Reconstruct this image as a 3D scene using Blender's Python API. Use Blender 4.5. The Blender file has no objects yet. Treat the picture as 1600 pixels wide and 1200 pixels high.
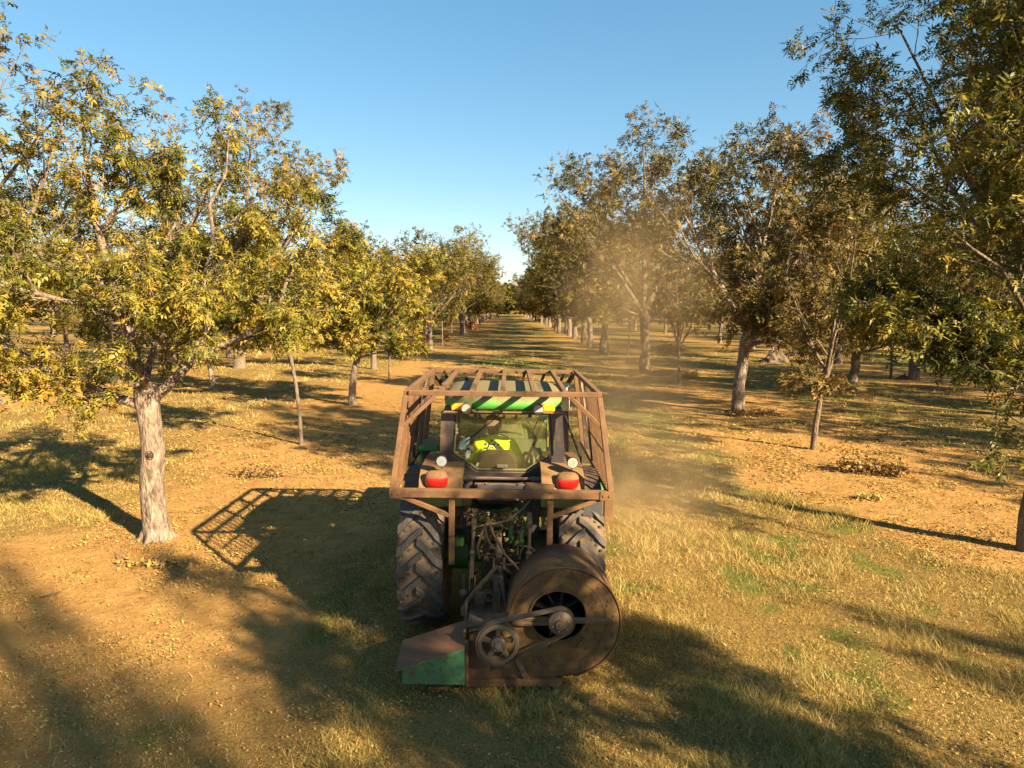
import bpy, math, random
import numpy as np
from mathutils import Vector, Matrix, Euler

# ------------------------------------------------------------------ camera, world, sun, exposure
sc = bpy.context.scene
col = sc.collection
cd = bpy.data.cameras.new("camera"); cam = bpy.data.objects.new("camera", cd); col.objects.link(cam)
cd.sensor_width = 36.0; cd.lens = 24.0; cd.clip_start = 0.1; cd.clip_end = 5000
cam.location = (0, 0, 3.70)
cam.rotation_euler = (math.radians(90 - 6.3), 0, math.radians(-0.27))
sc.camera = cam

SUN_EL = math.radians(26.3)
SX, SY = 0.737, -0.676            # horizontal direction towards the sun
w = bpy.data.worlds.new("World"); sc.world = w; w.use_nodes = True
nt = w.node_tree; nt.nodes.clear()
wo = nt.nodes.new("ShaderNodeOutputWorld"); bg = nt.nodes.new("ShaderNodeBackground")
sky = nt.nodes.new("ShaderNodeTexSky"); sky.sky_type = 'NISHITA'; sky.sun_disc = False
sky.sun_elevation = SUN_EL; sky.sun_rotation = math.atan2(SX, SY)
sky.air_density = 1.0; sky.dust_density = 0.15; sky.ozone_density = 1.2; sky.altitude = 300
bg.inputs[1].default_value = 0.05
hs = nt.nodes.new("ShaderNodeHueSaturation"); hs.inputs['Saturation'].default_value = 1.56; hs.inputs['Hue'].default_value = 0.491; hs.inputs['Value'].default_value = 1.58
gm = nt.nodes.new('ShaderNodeGamma'); gm.inputs[1].default_value = 0.66
nt.links.new(sky.outputs[0], gm.inputs[0]); nt.links.new(gm.outputs[0], hs.inputs['Color']); nt.links.new(hs.outputs[0], bg.inputs[0]); nt.links.new(bg.outputs[0], wo.inputs[0])

sl = bpy.data.lights.new("sun", 'SUN'); sun = bpy.data.objects.new("sun", sl); col.objects.link(sun)
sl.energy = 5.0; sl.angle = math.radians(0.53); sl.color = (1.0, 0.82, 0.54)
sd = Vector((SX * math.cos(SUN_EL), SY * math.cos(SUN_EL), math.sin(SUN_EL)))
sun.rotation_euler = sd.to_track_quat('Z', 'Y').to_euler()
sun.location = (20, -20, 30)

sc.view_settings.view_transform = 'Standard'; sc.view_settings.look = 'None'
sc.view_settings.gamma = 1.0; sc.view_settings.use_curve_mapping = False
sc.view_settings.exposure = 2.0
sc.cycles.max_bounces = 8; sc.cycles.diffuse_bounces = 2; sc.cycles.transparent_max_bounces = 16
sc.cycles.volume_bounces = 1; sc.cycles.volume_step_rate = 5.0; sc.cycles.volume_max_steps = 64

# ------------------------------------------------------------------ value noise (numpy)
_rn = np.random.RandomState(7)
_tab = _rn.rand(256, 256)
def vnoise(x, y):
    xi = np.floor(x).astype(int); yi = np.floor(y).astype(int)
    fx = x - xi; fy = y - yi
    fx = fx * fx * (3 - 2 * fx); fy = fy * fy * (3 - 2 * fy)
    a = _tab[xi & 255, yi & 255]; b = _tab[(xi + 1) & 255, yi & 255]
    c = _tab[xi & 255, (yi + 1) & 255]; d = _tab[(xi + 1) & 255, (yi + 1) & 255]
    return (a * (1 - fx) + b * fx) * (1 - fy) + (c * (1 - fx) + d * fx) * fy
def fbm(x, y, o=4):
    s = 0; a = 0.5; t = 0
    for i in range(o):
        s = s + a * vnoise(x * 2 ** i + 17.3 * i, y * 2 ** i + 5.1 * i); t += a; a *= 0.5
    return s / t
def sstep(a, b, v):
    t = np.clip((v - a) / (b - a), 0, 1); return t * t * (3 - 2 * t)

# ------------------------------------------------------------------ material helpers
def mat(name):
    m = bpy.data.materials.new(name); m.use_nodes = True
    n = m.node_tree; n.nodes.clear()
    o = n.nodes.new("ShaderNodeOutputMaterial")
    return m, n, o
def N(n, t, **kw):
    nd = n.nodes.new(t)
    for k, v in kw.items(): setattr(nd, k, v)
    return nd
def ramp(n, stops, fac=None):
    r = n.nodes.new("ShaderNodeValToRGB"); e = r.color_ramp.elements
    while len(e) < len(stops): e.new(0.5)
    for i, (p, c) in enumerate(stops):
        e[i].position = p; e[i].color = (c[0], c[1], c[2], 1)
    if fac is not None: n.links.new(fac, r.inputs[0])
    return r
def noise(n, scale, detail=5, rough=0.6, vec=None, dist=0.0):
    t = n.nodes.new("ShaderNodeTexNoise"); t.inputs['Scale'].default_value = scale
    t.inputs['Detail'].default_value = detail; t.inputs['Roughness'].default_value = rough
    t.inputs['Distortion'].default_value = dist
    if vec is not None: n.links.new(vec, t.inputs['Vector'])
    return t
def mixc(n, fac, a, b):
    m = n.nodes.new("ShaderNodeMix"); m.data_type = 'RGBA'
    if isinstance(fac, (int, float)): m.inputs[0].default_value = fac
    else: n.links.new(fac, m.inputs[0])
    for s, v in ((6, a), (7, b)):
        if isinstance(v, tuple): m.inputs[s].default_value = (v[0], v[1], v[2], 1)
        else: n.links.new(v, m.inputs[s])
    return m.outputs[2]
def math_(n, op, a, b=None, clamp=False):
    m = n.nodes.new("ShaderNodeMath"); m.operation = op; m.use_clamp = clamp
    for i, v in enumerate((a, b)):
        if v is None: continue
        if isinstance(v, (int, float)): m.inputs[i].default_value = v
        else: n.links.new(v, m.inputs[i])
    return m.outputs[0]
def bump(n, h, strength=0.3, dist=0.01):
    b = n.nodes.new("ShaderNodeBump"); b.inputs['Strength'].default_value = strength
    b.inputs['Distance'].default_value = dist; n.links.new(h, b.inputs['Height']); return b.outputs[0]

def worn(name, base, dust=(0.30, 0.17, 0.075), amount=0.5, rough=0.55, metal=0.0, scale=6.0, up=0.45, spots=None, bumpy=0.15, coat=0.0):
    """painted or bare surface, dusted on its upward faces and in patches"""
    m, n, o = mat(name)
    p = N(n, "ShaderNodeBsdfPrincipled"); tc = N(n, "ShaderNodeTexCoord")
    n1 = noise(n, scale, 6, 0.65, tc.outputs['Object']); n2 = noise(n, scale * 7, 3, 0.6, tc.outputs['Object'])
    g = N(n, "ShaderNodeNewGeometry"); sx = N(n, "ShaderNodeSeparateXYZ"); n.links.new(g.outputs['Normal'], sx.inputs[0])
    upf = math_(n, 'MULTIPLY', math_(n, 'MAXIMUM', sx.outputs[2], 0.0), up)
    f = math_(n, 'ADD', math_(n, 'MULTIPLY', n1.outputs[0], 1.5), upf)
    f = math_(n, 'ADD', f, amount - 1.05, clamp=True)
    f = math_(n, 'MULTIPLY', f, 1.8, clamp=True)
    base_c = mixc(n, n2.outputs[0], tuple(c * 0.8 for c in base), tuple(min(1, c * 1.2) for c in base))
    if spots:
        r = ramp(n, [(0.52, (0, 0, 0)), (0.60, (1, 1, 1))], noise(n, scale * 2.3, 6, 0.7, tc.outputs['Object']).outputs[0])
        base_c = mixc(n, r.outputs[0], base_c, spots)
    dc = mixc(n, n2.outputs[0], tuple(c * 0.75 for c in dust), tuple(c * 1.25 for c in dust))
    c = mixc(n, f, base_c, dc)
    n.links.new(c, p.inputs['Base Color'])
    ra = n.nodes.new("ShaderNodeMapRange"); n.links.new(f, ra.inputs[0]); ra.inputs[3].default_value = rough; ra.inputs[4].default_value = 0.9
    n.links.new(ra.outputs[0], p.inputs['Roughness']); p.inputs['Metallic'].default_value = metal
    p.inputs['Coat Weight'].default_value = coat
    n.links.new(bump(n, n2.outputs[0], bumpy, 0.004), p.inputs['Normal'])
    n.links.new(p.outputs[0], o.inputs[0])
    return m

def plain(name, c, rough=0.5, metal=0.0, var=0.15, scale=30, bumpy=0.1, trans=0.0, coat=0.0):
    m, n, o = mat(name)
    p = N(n, "ShaderNodeBsdfPrincipled"); tc = N(n, "ShaderNodeTexCoord")
    n1 = noise(n, scale, 5, 0.6, tc.outputs['Object'])
    n.links.new(mixc(n, n1.outputs[0], tuple(x * (1 - var) for x in c), tuple(min(1, x * (1 + var)) for x in c)), p.inputs['Base Color'])
    p.inputs['Roughness'].default_value = rough; p.inputs['Metallic'].default_value = metal
    p.inputs['Transmission Weight'].default_value = trans; p.inputs['Coat Weight'].default_value = coat
    n.links.new(bump(n, n1.outputs[0], bumpy, 0.004), p.inputs['Normal'])
    n.links.new(p.outputs[0], o.inputs[0])
    return m

M = {}
M['cage'] = worn('dusty_brown_steel', (0.085, 0.038, 0.016), dust=(0.18, 0.09, 0.031), amount=0.52, rough=0.62, up=0.3, scale=5)
M['cage_dark'] = worn('dark_brown_steel', (0.05, 0.032, 0.022), amount=0.25, rough=0.5)
M['green'] = worn('green_paint', (0.06, 0.27, 0.035), dust=(0.17, 0.135, 0.055), amount=0.34, rough=0.45, up=0.75, scale=3.5, coat=0.0)
M['green_chute'] = worn('scratched_green_steel', (0.045, 0.15, 0.06), dust=(0.14, 0.065, 0.028), amount=0.36, rough=0.5, up=0.9, scale=9, spots=(0.09, 0.06, 0.025))
M['fender'] = worn('dust_coated_fender', (0.06, 0.20, 0.03), dust=(0.19, 0.10, 0.036), amount=0.58, rough=0.5, up=0.8, scale=3)
M['cab_frame'] = worn('cab_frame_plastic', (0.04, 0.032, 0.032), dust=(0.22, 0.12, 0.055), amount=0.26, rough=0.35, up=0.9, scale=2.5)
M['black'] = worn('black_plastic', (0.018, 0.016, 0.016), dust=(0.16, 0.09, 0.045), amount=0.16, rough=0.5, up=0.35)
M['panel'] = worn('grey_plastic_panel', (0.06, 0.052, 0.055), dust=(0.22, 0.13, 0.065), amount=0.3, rough=0.4)
M['tyre'] = worn('dusty_rubber', (0.04, 0.036, 0.033), dust=(0.12, 0.085, 0.058), amount=0.36, rough=0.75, up=0.2, scale=4, bumpy=0.3)
M['tyre_groove'] = worn('tyre_groove_rubber', (0.08, 0.056, 0.036), dust=(0.15, 0.098, 0.055), amount=0.55, rough=0.85, up=0.2, scale=5, bumpy=0.3)
M['yellow_rim'] = worn('yellow_rim_paint', (0.50, 0.33, 0.03), amount=0.45, rough=0.5)
M['rust'] = worn('rusty_housing', (0.10, 0.040, 0.014), dust=(0.15, 0.072, 0.025), amount=0.34, rough=0.75, metal=0.0, scale=3, spots=(0.14, 0.085, 0.02), up=0.5, bumpy=0.25)
M['rust_yellow'] = worn('old_yellow_paint_on_rust', (0.14, 0.08, 0.016), dust=(0.095, 0.044, 0.016), amount=0.62, rough=0.75, scale=3.2, spots=(0.05, 0.025, 0.012), up=0.5, bumpy=0.25)
M['rust_bar'] = worn('rusty_bar', (0.085, 0.048, 0.028), dust=(0.24, 0.14, 0.065), amount=0.36, rough=0.5, metal=0.2)
M['belt'] = worn('belt_rubber', (0.05, 0.035, 0.025), dust=(0.17, 0.10, 0.05), amount=0.35, rough=0.7)
M['pulley'] = worn('worn_pulley_steel', (0.15, 0.11, 0.08), dust=(0.18, 0.105, 0.05), amount=0.30, rough=0.4, metal=0.5)
M['void'] = plain('fan_interior', (0.02, 0.014, 0.01), 0.8)
M['red'] = plain('red_lens', (0.36, 0.010, 0.008), 0.22, var=0.1, scale=60, coat=0.8)
M['amber'] = plain('amber_lens', (0.90, 0.30, 0.015), 0.15, var=0.1, scale=60, coat=0.8)
M['lamp_glass'] = plain('clear_lamp_lens', (0.22, 0.235, 0.25), 0.3, var=0.3, scale=90, coat=0.6)
M['lamp_dusty'] = worn('dusty_lamp_lens', (0.35, 0.33, 0.3), amount=0.45, rough=0.25)
M['chrome'] = plain('bare_bolt_steel', (0.45, 0.36, 0.28), 0.35, metal=0.7)
M['cream'] = worn('cream_exhaust_tip', (0.55, 0.42, 0.27), dust=(0.42, 0.27, 0.14), amount=0.4, rough=0.5)
M['seat'] = plain('brown_vinyl', (0.055, 0.035, 0.022), 0.38, var=0.3, scale=9, bumpy=0.3)
M['hivis'] = plain('high_visibility_yellow_cloth', (0.78, 0.80, 0.01), 0.8, var=0.08, scale=25, bumpy=0.5)
M['navy'] = plain('navy_print', (0.015, 0.04, 0.11), 0.7)
M['skin'] = plain('dark_brown_skin', (0.07, 0.035, 0.02), 0.5)
M['knit'] = plain('brown_knit', (0.13, 0.075, 0.045), 0.95, scale=120, bumpy=0.8)
M['trouser'] = plain('dark_trousers', (0.03, 0.03, 0.04), 0.9)
M['interior'] = plain('cab_interior_trim', (0.16, 0.145, 0.09), 0.7)
M['rag'] = plain('pale_blue_cloth', (0.35, 0.55, 0.62), 0.8)
M['paper'] = plain('white_paper', (0.7, 0.72, 0.74), 0.8)
M['trim_light'] = plain('pale_window_gasket', (0.20, 0.20, 0.10), 0.6)
M['mech'] = worn('greasy_hitch_steel', (0.035, 0.026, 0.02), dust=(0.17, 0.10, 0.05), amount=0.34, rough=0.5, metal=0.2)
M['greenmech'] = worn('greasy_green_casting', (0.02, 0.12, 0.018), dust=(0.10, 0.07, 0.03), amount=0.42, rough=0.4)
M['hose'] = worn('brown_rubber_hose', (0.10, 0.05, 0.028), dust=(0.26, 0.14, 0.06), amount=0.45, rough=0.6)

def glass_mat():
    m, n, o = mat('dusty_tinted_glass')
    tr = N(n, "ShaderNodeBsdfTransparent"); tr.inputs[0].default_value = (0.86, 0.93, 0.80, 1)
    gl = N(n, "ShaderNodeBsdfGlossy"); gl.inputs['Roughness'].default_value = 0.03
    fr = N(n, "ShaderNodeLayerWeight"); fr.inputs[0].default_value = .5
    fz = math_(n, 'ADD', math_(n, 'MULTIPLY', math_(n, 'POWER', fr.outputs['Facing'], 4.0), .7), .05, clamp=True)
    mx = N(n, "ShaderNodeMixShader"); n.links.new(fz, mx.inputs[0]); n.links.new(tr.outputs[0], mx.inputs[1]); n.links.new(gl.outputs[0], mx.inputs[2])
    df = N(n, "ShaderNodeBsdfDiffuse"); df.inputs[0].default_value = (0.30, 0.24, 0.12, 1)
    tc = N(n, "ShaderNodeTexCoord")
    d = ramp(n, [(0.3, (0.03, 0.03, 0.03)), (0.75, (0.16, 0.16, 0.16))], noise(n, 5, 6, 0.7, tc.outputs['Object']).outputs[0])
    m2 = N(n, "ShaderNodeMixShader"); n.links.new(d.outputs[0], m2.inputs[0]); n.links.new(mx.outputs[0], m2.inputs[1]); n.links.new(df.outputs[0], m2.inputs[2])
    n.links.new(m2.outputs[0], o.inputs[0]); return m
M['glass'] = glass_mat()

def leaf_mat(name, stops, trans=0.22, k=0.82):
    stops = [(p_, tuple(v_ * k for v_ in c_)) for p_, c_ in stops]
    m, n, o = mat(name)
    at = N(n, "ShaderNodeAttribute"); at.attribute_name = 'tint'
    oi = N(n, "ShaderNodeObjectInfo")
    f = math_(n, 'ADD', at.outputs['Fac'], math_(n, 'MULTIPLY', math_(n, 'SUBTRACT', oi.outputs['Random'], 0.5), 0.25), clamp=True)
    r = ramp(n, stops, f)
    d = N(n, "ShaderNodeBsdfDiffuse"); t = N(n, "ShaderNodeBsdfTranslucent"); g = N(n, "ShaderNodeBsdfGlossy")
    g.inputs['Roughness'].default_value = 0.5; g.inputs[0].default_value = (0.6, 0.6, 0.55, 1)
    n.links.new(r.outputs[0], d.inputs[0]); n.links.new(r.outputs[0], t.inputs[0])
    a = N(n, "ShaderNodeMixShader"); a.inputs[0].default_value = trans; n.links.new(d.outputs[0], a.inputs[1]); n.links.new(t.outputs[0], a.inputs[2])
    b = N(n, "ShaderNodeMixShader"); b.inputs[0].default_value = 0.03; n.links.new(a.outputs[0], b.inputs[1]); n.links.new(g.outputs[0], b.inputs[2])
    n.links.new(b.outputs[0], o.inputs[0]); return m
M['leaf_gold'] = leaf_mat('golden_olive_leaves', [(0.0, (0.05, 0.062, 0.010)), (0.32, (0.15, 0.145, 0.020)), (0.65, (0.33, 0.25, 0.032)), (1.0, (0.42, 0.24, 0.045))])
M['leaf_olive'] = leaf_mat('olive_leaves', [(0.0, (0.05, 0.06, 0.010)), (0.45, (0.165, 0.13, 0.020)), (0.8, (0.31, 0.20, 0.030)), (1.0, (0.32, 0.17, 0.04))])
M['leaf_brown'] = leaf_mat('bronze_leaves', [(0.0, (0.05, 0.055, 0.014)), (0.45, (0.15, 0.12, 0.03)), (0.8, (0.27, 0.16, 0.045)), (1.0, (0.30, 0.15, 0.055))])
M['fallen'] = leaf_mat('fallen_dry_leaves', [(0.0, (0.10, 0.055, 0.02)), (0.4, (0.30, 0.18, 0.06)), (0.75, (0.45, 0.31, 0.09)), (1.0, (0.30, 0.30, 0.06))], 0.1, 1.0)
M['straw'] = leaf_mat('dry_grass_blades', [(0.0, (0.055, 0.12, 0.015)), (0.22, (0.13, 0.17, 0.03)), (0.35, (0.28, 0.185, 0.045)), (0.7, (0.50, 0.335, 0.095)), (1.0, (0.66, 0.49, 0.19))], 0.15, .95)

def bark(name, a, b, c, scale=9):
    m, n, o = mat(name)
    p = N(n, "ShaderNodeBsdfPrincipled"); tc = N(n, "ShaderNodeTexCoord"); mp = N(n, "ShaderNodeMapping")
    mp.inputs['Scale'].default_value = (1, 1, 0.35); n.links.new(tc.outputs['Object'], mp.inputs[0])
    n1 = noise(n, scale, 8, 0.72, mp.outputs[0], 0.6); n2 = noise(n, 1.6, 3, 0.6, tc.outputs['Object'])
    r = ramp(n, [(0.40, a), (0.49, b), (0.56, b), (0.62, c)], n1.outputs[0])
    cc = mixc(n, math_(n, 'MULTIPLY', n2.outputs[0], 0.5), r.outputs[0], b)
    n.links.new(cc, p.inputs['Base Color']); p.inputs['Roughness'].default_value = 0.92
    v = N(n, "ShaderNodeTexVoronoi"); v.inputs['Scale'].default_value = scale * 2.2; n.links.new(mp.outputs[0], v.inputs['Vector'])
    h = math_(n, 'ADD', n1.outputs[0], math_(n, 'MULTIPLY', v.outputs[0], 0.6))
    n.links.new(bump(n, h, 1.0, 0.05), p.inputs['Normal']); n.links.new(p.outputs[0], o.inputs[0]); return m
M['bark_pale'] = bark('pale_flaking_bark', (0.06, 0.036, 0.022), (0.23, 0.165, 0.115), (0.44, 0.36, 0.29), 13)
M['bark_grey'] = bark('grey_bark', (0.07, 0.05, 0.035), (0.165, 0.12, 0.085), (0.27, 0.21, 0.15))
M['bark_brown'] = bark('brown_bark', (0.05, 0.032, 0.02), (0.15, 0.105, 0.065), (0.26, 0.19, 0.12))

# ------------------------------------------------------------------ object helpers
def tag(o, label=None, cat=None, group=None, kind=None):
    if label: o['label'] = label
    if cat: o['category'] = cat
    if group: o['group'] = group
    if kind: o['kind'] = kind
    return o
def empty(name, loc, label, cat, group=None, rz=0.0):
    o = bpy.data.objects.new(name, None); o.location = loc; o.rotation_euler = (0, 0, rz); o.empty_display_size = 0.3
    col.objects.link(o); return tag(o, label, cat, group)

class MB:
    """collects shapes, links them as one mesh object"""
    def __init__(s): s.v = []; s.f = []; s.mi = []; s.m = 0; s.sm = []
    def add(s, vs, fs, smooth=False):
        b = len(s.v); s.v += [tuple(v) for v in vs]; s.f += [tuple(i + b for i in f) for f in fs]
        s.mi += [s.m] * len(fs); s.sm += [smooth] * len(fs); return s
    def box(s, c, d, rot=None):
        h = [x / 2 for x in d]; vs = []
        for i in (-1, 1):
            for j in (-1, 1):
                for k in (-1, 1):
                    v = Vector((i * h[0], j * h[1], k * h[2]))
                    if rot: v = rot @ v
                    vs.append(Vector(c) + v)
        return s.add(vs, [(0, 1, 3, 2), (4, 6, 7, 5), (0, 4, 5, 1), (2, 3, 7, 6), (0, 2, 6, 4), (1, 5, 7, 3)])
    def bar(s, a, b, w=0.05, h=None, upv=(0, 0, 1)):
        h = h or w; a = Vector(a); b = Vector(b); d = (b - a).normalized(); u = Vector(upv)
        if abs(d.dot(u)) > 0.98: u = Vector((0, 1, 0))
        sd_ = d.cross(u).normalized() * (w / 2); u2 = sd_.cross(d).normalized() * (h / 2)
        vs = [p + x * sd_ + y * u2 for p in (a, b) for x, y in ((-1, -1), (1, -1), (1, 1), (-1, 1))]
        return s.add(vs, [(3, 2, 1, 0), (4, 5, 6, 7), (0, 1, 5, 4), (1, 2, 6, 5), (2, 3, 7, 6), (3, 0, 4, 7)])
    def cyl(s, a, b, r, r2=None, n=16, cap=True):
        r2 = r if r2 is None else r2; a = Vector(a); b = Vector(b); d = (b - a).normalized()
        u = d.orthogonal().normalized(); v = d.cross(u)
        vs = []
        for p, q in ((a, r), (b, r2)):
            for i in range(n):
                t = 2 * math.pi * i / n; vs.append(p + q * (math.cos(t) * u + math.sin(t) * v))
        s.add(vs, [(i, (i + 1) % n, n + (i + 1) % n, n + i) for i in range(n)], True)
        if cap: s.add(vs, [tuple(range(n - 1, -1, -1)), tuple(range(n, 2 * n))])
        return s
    def tube(s, pts, r, n=8):
        pts = [Vector(p) for p in pts]; rs = r if isinstance(r, (list, tuple)) else [r] * len(pts)
        vs = []; u = None
        for i, p in enumerate(pts):
            d = (pts[min(i + 1, len(pts) - 1)] - pts[max(i - 1, 0)]).normalized()
            if u is None: u = d.orthogonal().normalized()
            u = (u - d * u.dot(d)).normalized(); v = d.cross(u)
            for k in range(n):
                t = 2 * math.pi * k / n; vs.append(p + rs[i] * (math.cos(t) * u + math.sin(t) * v))
        fs = []
        for i in range(len(pts) - 1):
            for k in range(n): fs.append((i * n + k, i * n + (k + 1) % n, (i + 1) * n + (k + 1) % n, (i + 1) * n + k))
        s.add(vs, fs, True)
        s.add(vs, [tuple(range(n - 1, -1, -1)), tuple(range((len(pts) - 1) * n, len(pts) * n))]); return s
    def lathe(s, prof, c, axis='x', n=48):
        """prof: (along, radius) pairs round an axis through c"""
        vs = []; k = len(prof)
        for i in range(n):
            t = 2 * math.pi * i / n; ct, st = math.cos(t), math.sin(t)
            for a, r in prof:
                vs.append((c[0] + a, c[1] + r * ct, c[2] + r * st) if axis == 'x' else (c[0] + r * ct, c[1] + a, c[2] + r * st) if axis == 'y' else (c[0] + r * ct, c[1] + r * st, c[2] + a))
        fs = [(i * k + j, i * k + j + 1, ((i + 1) % n) * k + j + 1, ((i + 1) % n) * k + j) for i in range(n) for j in range(k - 1)]
        return s.add(vs, fs, True)
    def prism(s, poly, y0, y1, smooth=False):
        """polygon in XZ, extruded along Y"""
        n = len(poly); vs = [(x, y0, z) for x, z in poly] + [(x, y1, z) for x, z in poly]
        s.add(vs, [tuple(range(n)), tuple(range(2 * n - 1, n - 1, -1))])
        return s.add(vs, [(i, i + n, (i + 1) % n + n, (i + 1) % n) for i in range(n)], smooth)
    def ring(s, outer, inner, y0, y1):
        n = len(outer); vs = [(x, y0, z) for x, z in outer] + [(x, y0, z) for x, z in inner] + [(x, y1, z) for x, z in outer] + [(x, y1, z) for x, z in inner]
        fs = []
        for i in range(n):
            j = (i + 1) % n
            fs += [(i, j, n + j, n + i), (2 * n + j, 2 * n + i, 3 * n + i, 3 * n + j), (j, i, 2 * n + i, 2 * n + j), (n + i, n + j, 3 * n + j, 3 * n + i)]
        return s.add(vs, fs)
    def build(s, name, m, parent=None, off=(0, 0, 0), bevel=0.0, seg=2, subd=0, auto=True):
        me = bpy.data.meshes.new(name)
        me.from_pydata([(v[0] - off[0], v[1] - off[1], v[2] - off[2]) for v in s.v], [], s.f)
        for mm in (m if isinstance(m, (list, tuple)) else [m]): me.materials.append(mm)
        me.polygons.foreach_set('material_index', s.mi); me.polygons.foreach_set('use_smooth', s.sm); me.validate(); me.update()
        o = bpy.data.objects.new(name, me); col.objects.link(o)
        if bevel:
            b = o.modifiers.new('bevel', 'BEVEL'); b.width = bevel; b.segments = seg; b.limit_method = 'ANGLE'; b.angle_limit = math.radians(40); b.harden_normals = False
        if subd:
            b = o.modifiers.new('subd', 'SUBSURF'); b.levels = subd; b.render_levels = subd
        if parent is not None: o.parent = parent
        return o

def np_mesh(name, V, F, m, tint=None, parent=None, smooth=False):
    """V (n,3) float, F (m,k) int"""
    me = bpy.data.meshes.new(name); k = F.shape[1]
    me.vertices.add(len(V)); me.vertices.foreach_set('co', np.ascontiguousarray(V, dtype=np.float32).ravel())
    me.loops.add(F.size); me.loops.foreach_set('vertex_index', np.ascontiguousarray(F, dtype=np.int32).ravel())
    me.polygons.add(len(F)); me.polygons.foreach_set('loop_start', np.arange(0, F.size, k, dtype=np.int32))
    if smooth: me.polygons.foreach_set('use_smooth', np.ones(len(F), dtype=bool))
    me.update(calc_edges=True); me.validate()
    if tint is not None:
        a = me.attributes.new('tint', 'FLOAT', 'FACE'); a.data.foreach_set('value', np.asarray(tint, dtype=np.float32))
    me.materials.append(m)
    o = bpy.data.objects.new(name, me); col.objects.link(o)
    if parent is not None: o.parent = parent
    return o
# ------------------------------------------------------------------ the ground
ROWS = [-104, -90, -76, -62, -48, -34, -20, -5.9, 8.0, 22, 36, 50, 64, 78, 92]
def gh(x, y):
    x = np.asarray(x, float); y = np.asarray(y, float)
    near = sstep(3.0, 7.0, np.hypot(x + 0.1, (y - 8.5) * 0.6))
    h = (fbm(x * 0.09 + 3, y * 0.09, 3) - 0.5) * 0.28 * near
    h = h + (fbm(x * 0.8 + 9, y * 0.8, 3) - 0.5) * 0.07
    far = sstep(40, 160, y)
    h = h + far * (fbm(x * 0.02, y * 0.02, 2) - 0.5) * 0.6
    return h
def soil_mask(x, y):
    """1 on bare earth, 0 where grass covers"""
    x = np.asarray(x, float); y = np.asarray(y, float)
    n1 = fbm(x * 0.55 + 31, y * 0.35 + 7, 4); n2 = fbm(x * 2.3, y * 2.3 + 40, 3)
    wob = (n1 - 0.5) * 4.2 + (n2 - 0.5) * 1.6
    s = np.zeros_like(x)
    for r in ROWS:
        d = x - r
        if r == -5.9:
            lo = -1.9 - 4.5 * sstep(11.5, 7.5, y); hi = 3.9 - .7 * sstep(8, 5.5, y)
        elif r == 8.0: lo = -2.1 + 4.0 * sstep(10.5, 7.5, y); hi = 3.4
        else: lo, hi = -2.2, 2.2
        a = sstep(-0.7, 0.7, (d - lo) + wob * 0.8) * sstep(-0.7, 0.7, (hi - d) + wob * 0.8)
        s = np.maximum(s, a)
    s = s * (0.55 + 0.45 * sstep(60, 25, y))
    patch = sstep(0.62, 0.72, fbm(x * 0.35 + 80, y * 0.2 + 3, 4)) * 0.35
    return np.clip(np.maximum(s * (0.72 + 0.5 * n2), patch), 0, 1)
def green_mask(x, y):
    x = np.asarray(x, float); y = np.asarray(y, float)
    g = sstep(0.60, 0.72, fbm(x * 1.9 + 13, y * 1.6 + 90, 4))
    g = np.maximum(g * 0.7, 0.85 * sstep(1.3, 0.3, np.abs(x - 4.6 - 0.3 * np.sin(y * 0.4))) * sstep(13, 17, y) * sstep(33, 25, y) * sstep(0.36, 0.5, fbm(x * 0.7, y * 0.35, 3)))
    g = np.maximum(g, sstep(0.52, 0.64, fbm(x * 0.22 + 5, y * 0.13 + 60, 3)) * sstep(18, 40, y) * 0.75)
    g = np.maximum(g, .9 * np.exp(-((x - 29) / 5) ** 2 - ((y - 48) / 5) ** 2) * 1.0)
    return np.clip(g * sstep(-8, -3, x + 3 * (fbm(x * .3, y * .3, 2) - .5)) + 0.3 * g, 0, 1)

def axis(a, b, st, lo, hi, gr=1.09):
    v = list(np.arange(a, b + 1e-6, st)); d = st
    while v[-1] < hi: d *= gr; v.append(v[-1] + d)
    d = st; L = []; q = a
    while q > lo: d *= gr; q -= d; L.append(q)
    return np.array(L[::-1] + v)
gx = axis(-11, 13, 0.075, -1500, 1500); gy = axis(4.4, 22, 0.075, -300, 2500)
GX, GY = np.meshgrid(gx, gy, indexing='ij')
GZ = gh(GX, GY)
fine = sstep(40, 20, GY) * sstep(30, 15, np.abs(GX))
sm = soil_mask(GX, GY)
GZ = GZ + fine * ((fbm(GX * 4, GY * 4, 3) - 0.5) * 0.035 + (_rn.rand(*GX.shape) - 0.5) * 0.008 * (1 - sm))
nx, ny = GX.shape
idx = np.arange(nx * ny).reshape(nx, ny)
F = np.stack([idx[:-1, :-1], idx[1:, :-1], idx[1:, 1:], idx[:-1, 1:]], -1).reshape(-1, 4)

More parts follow.
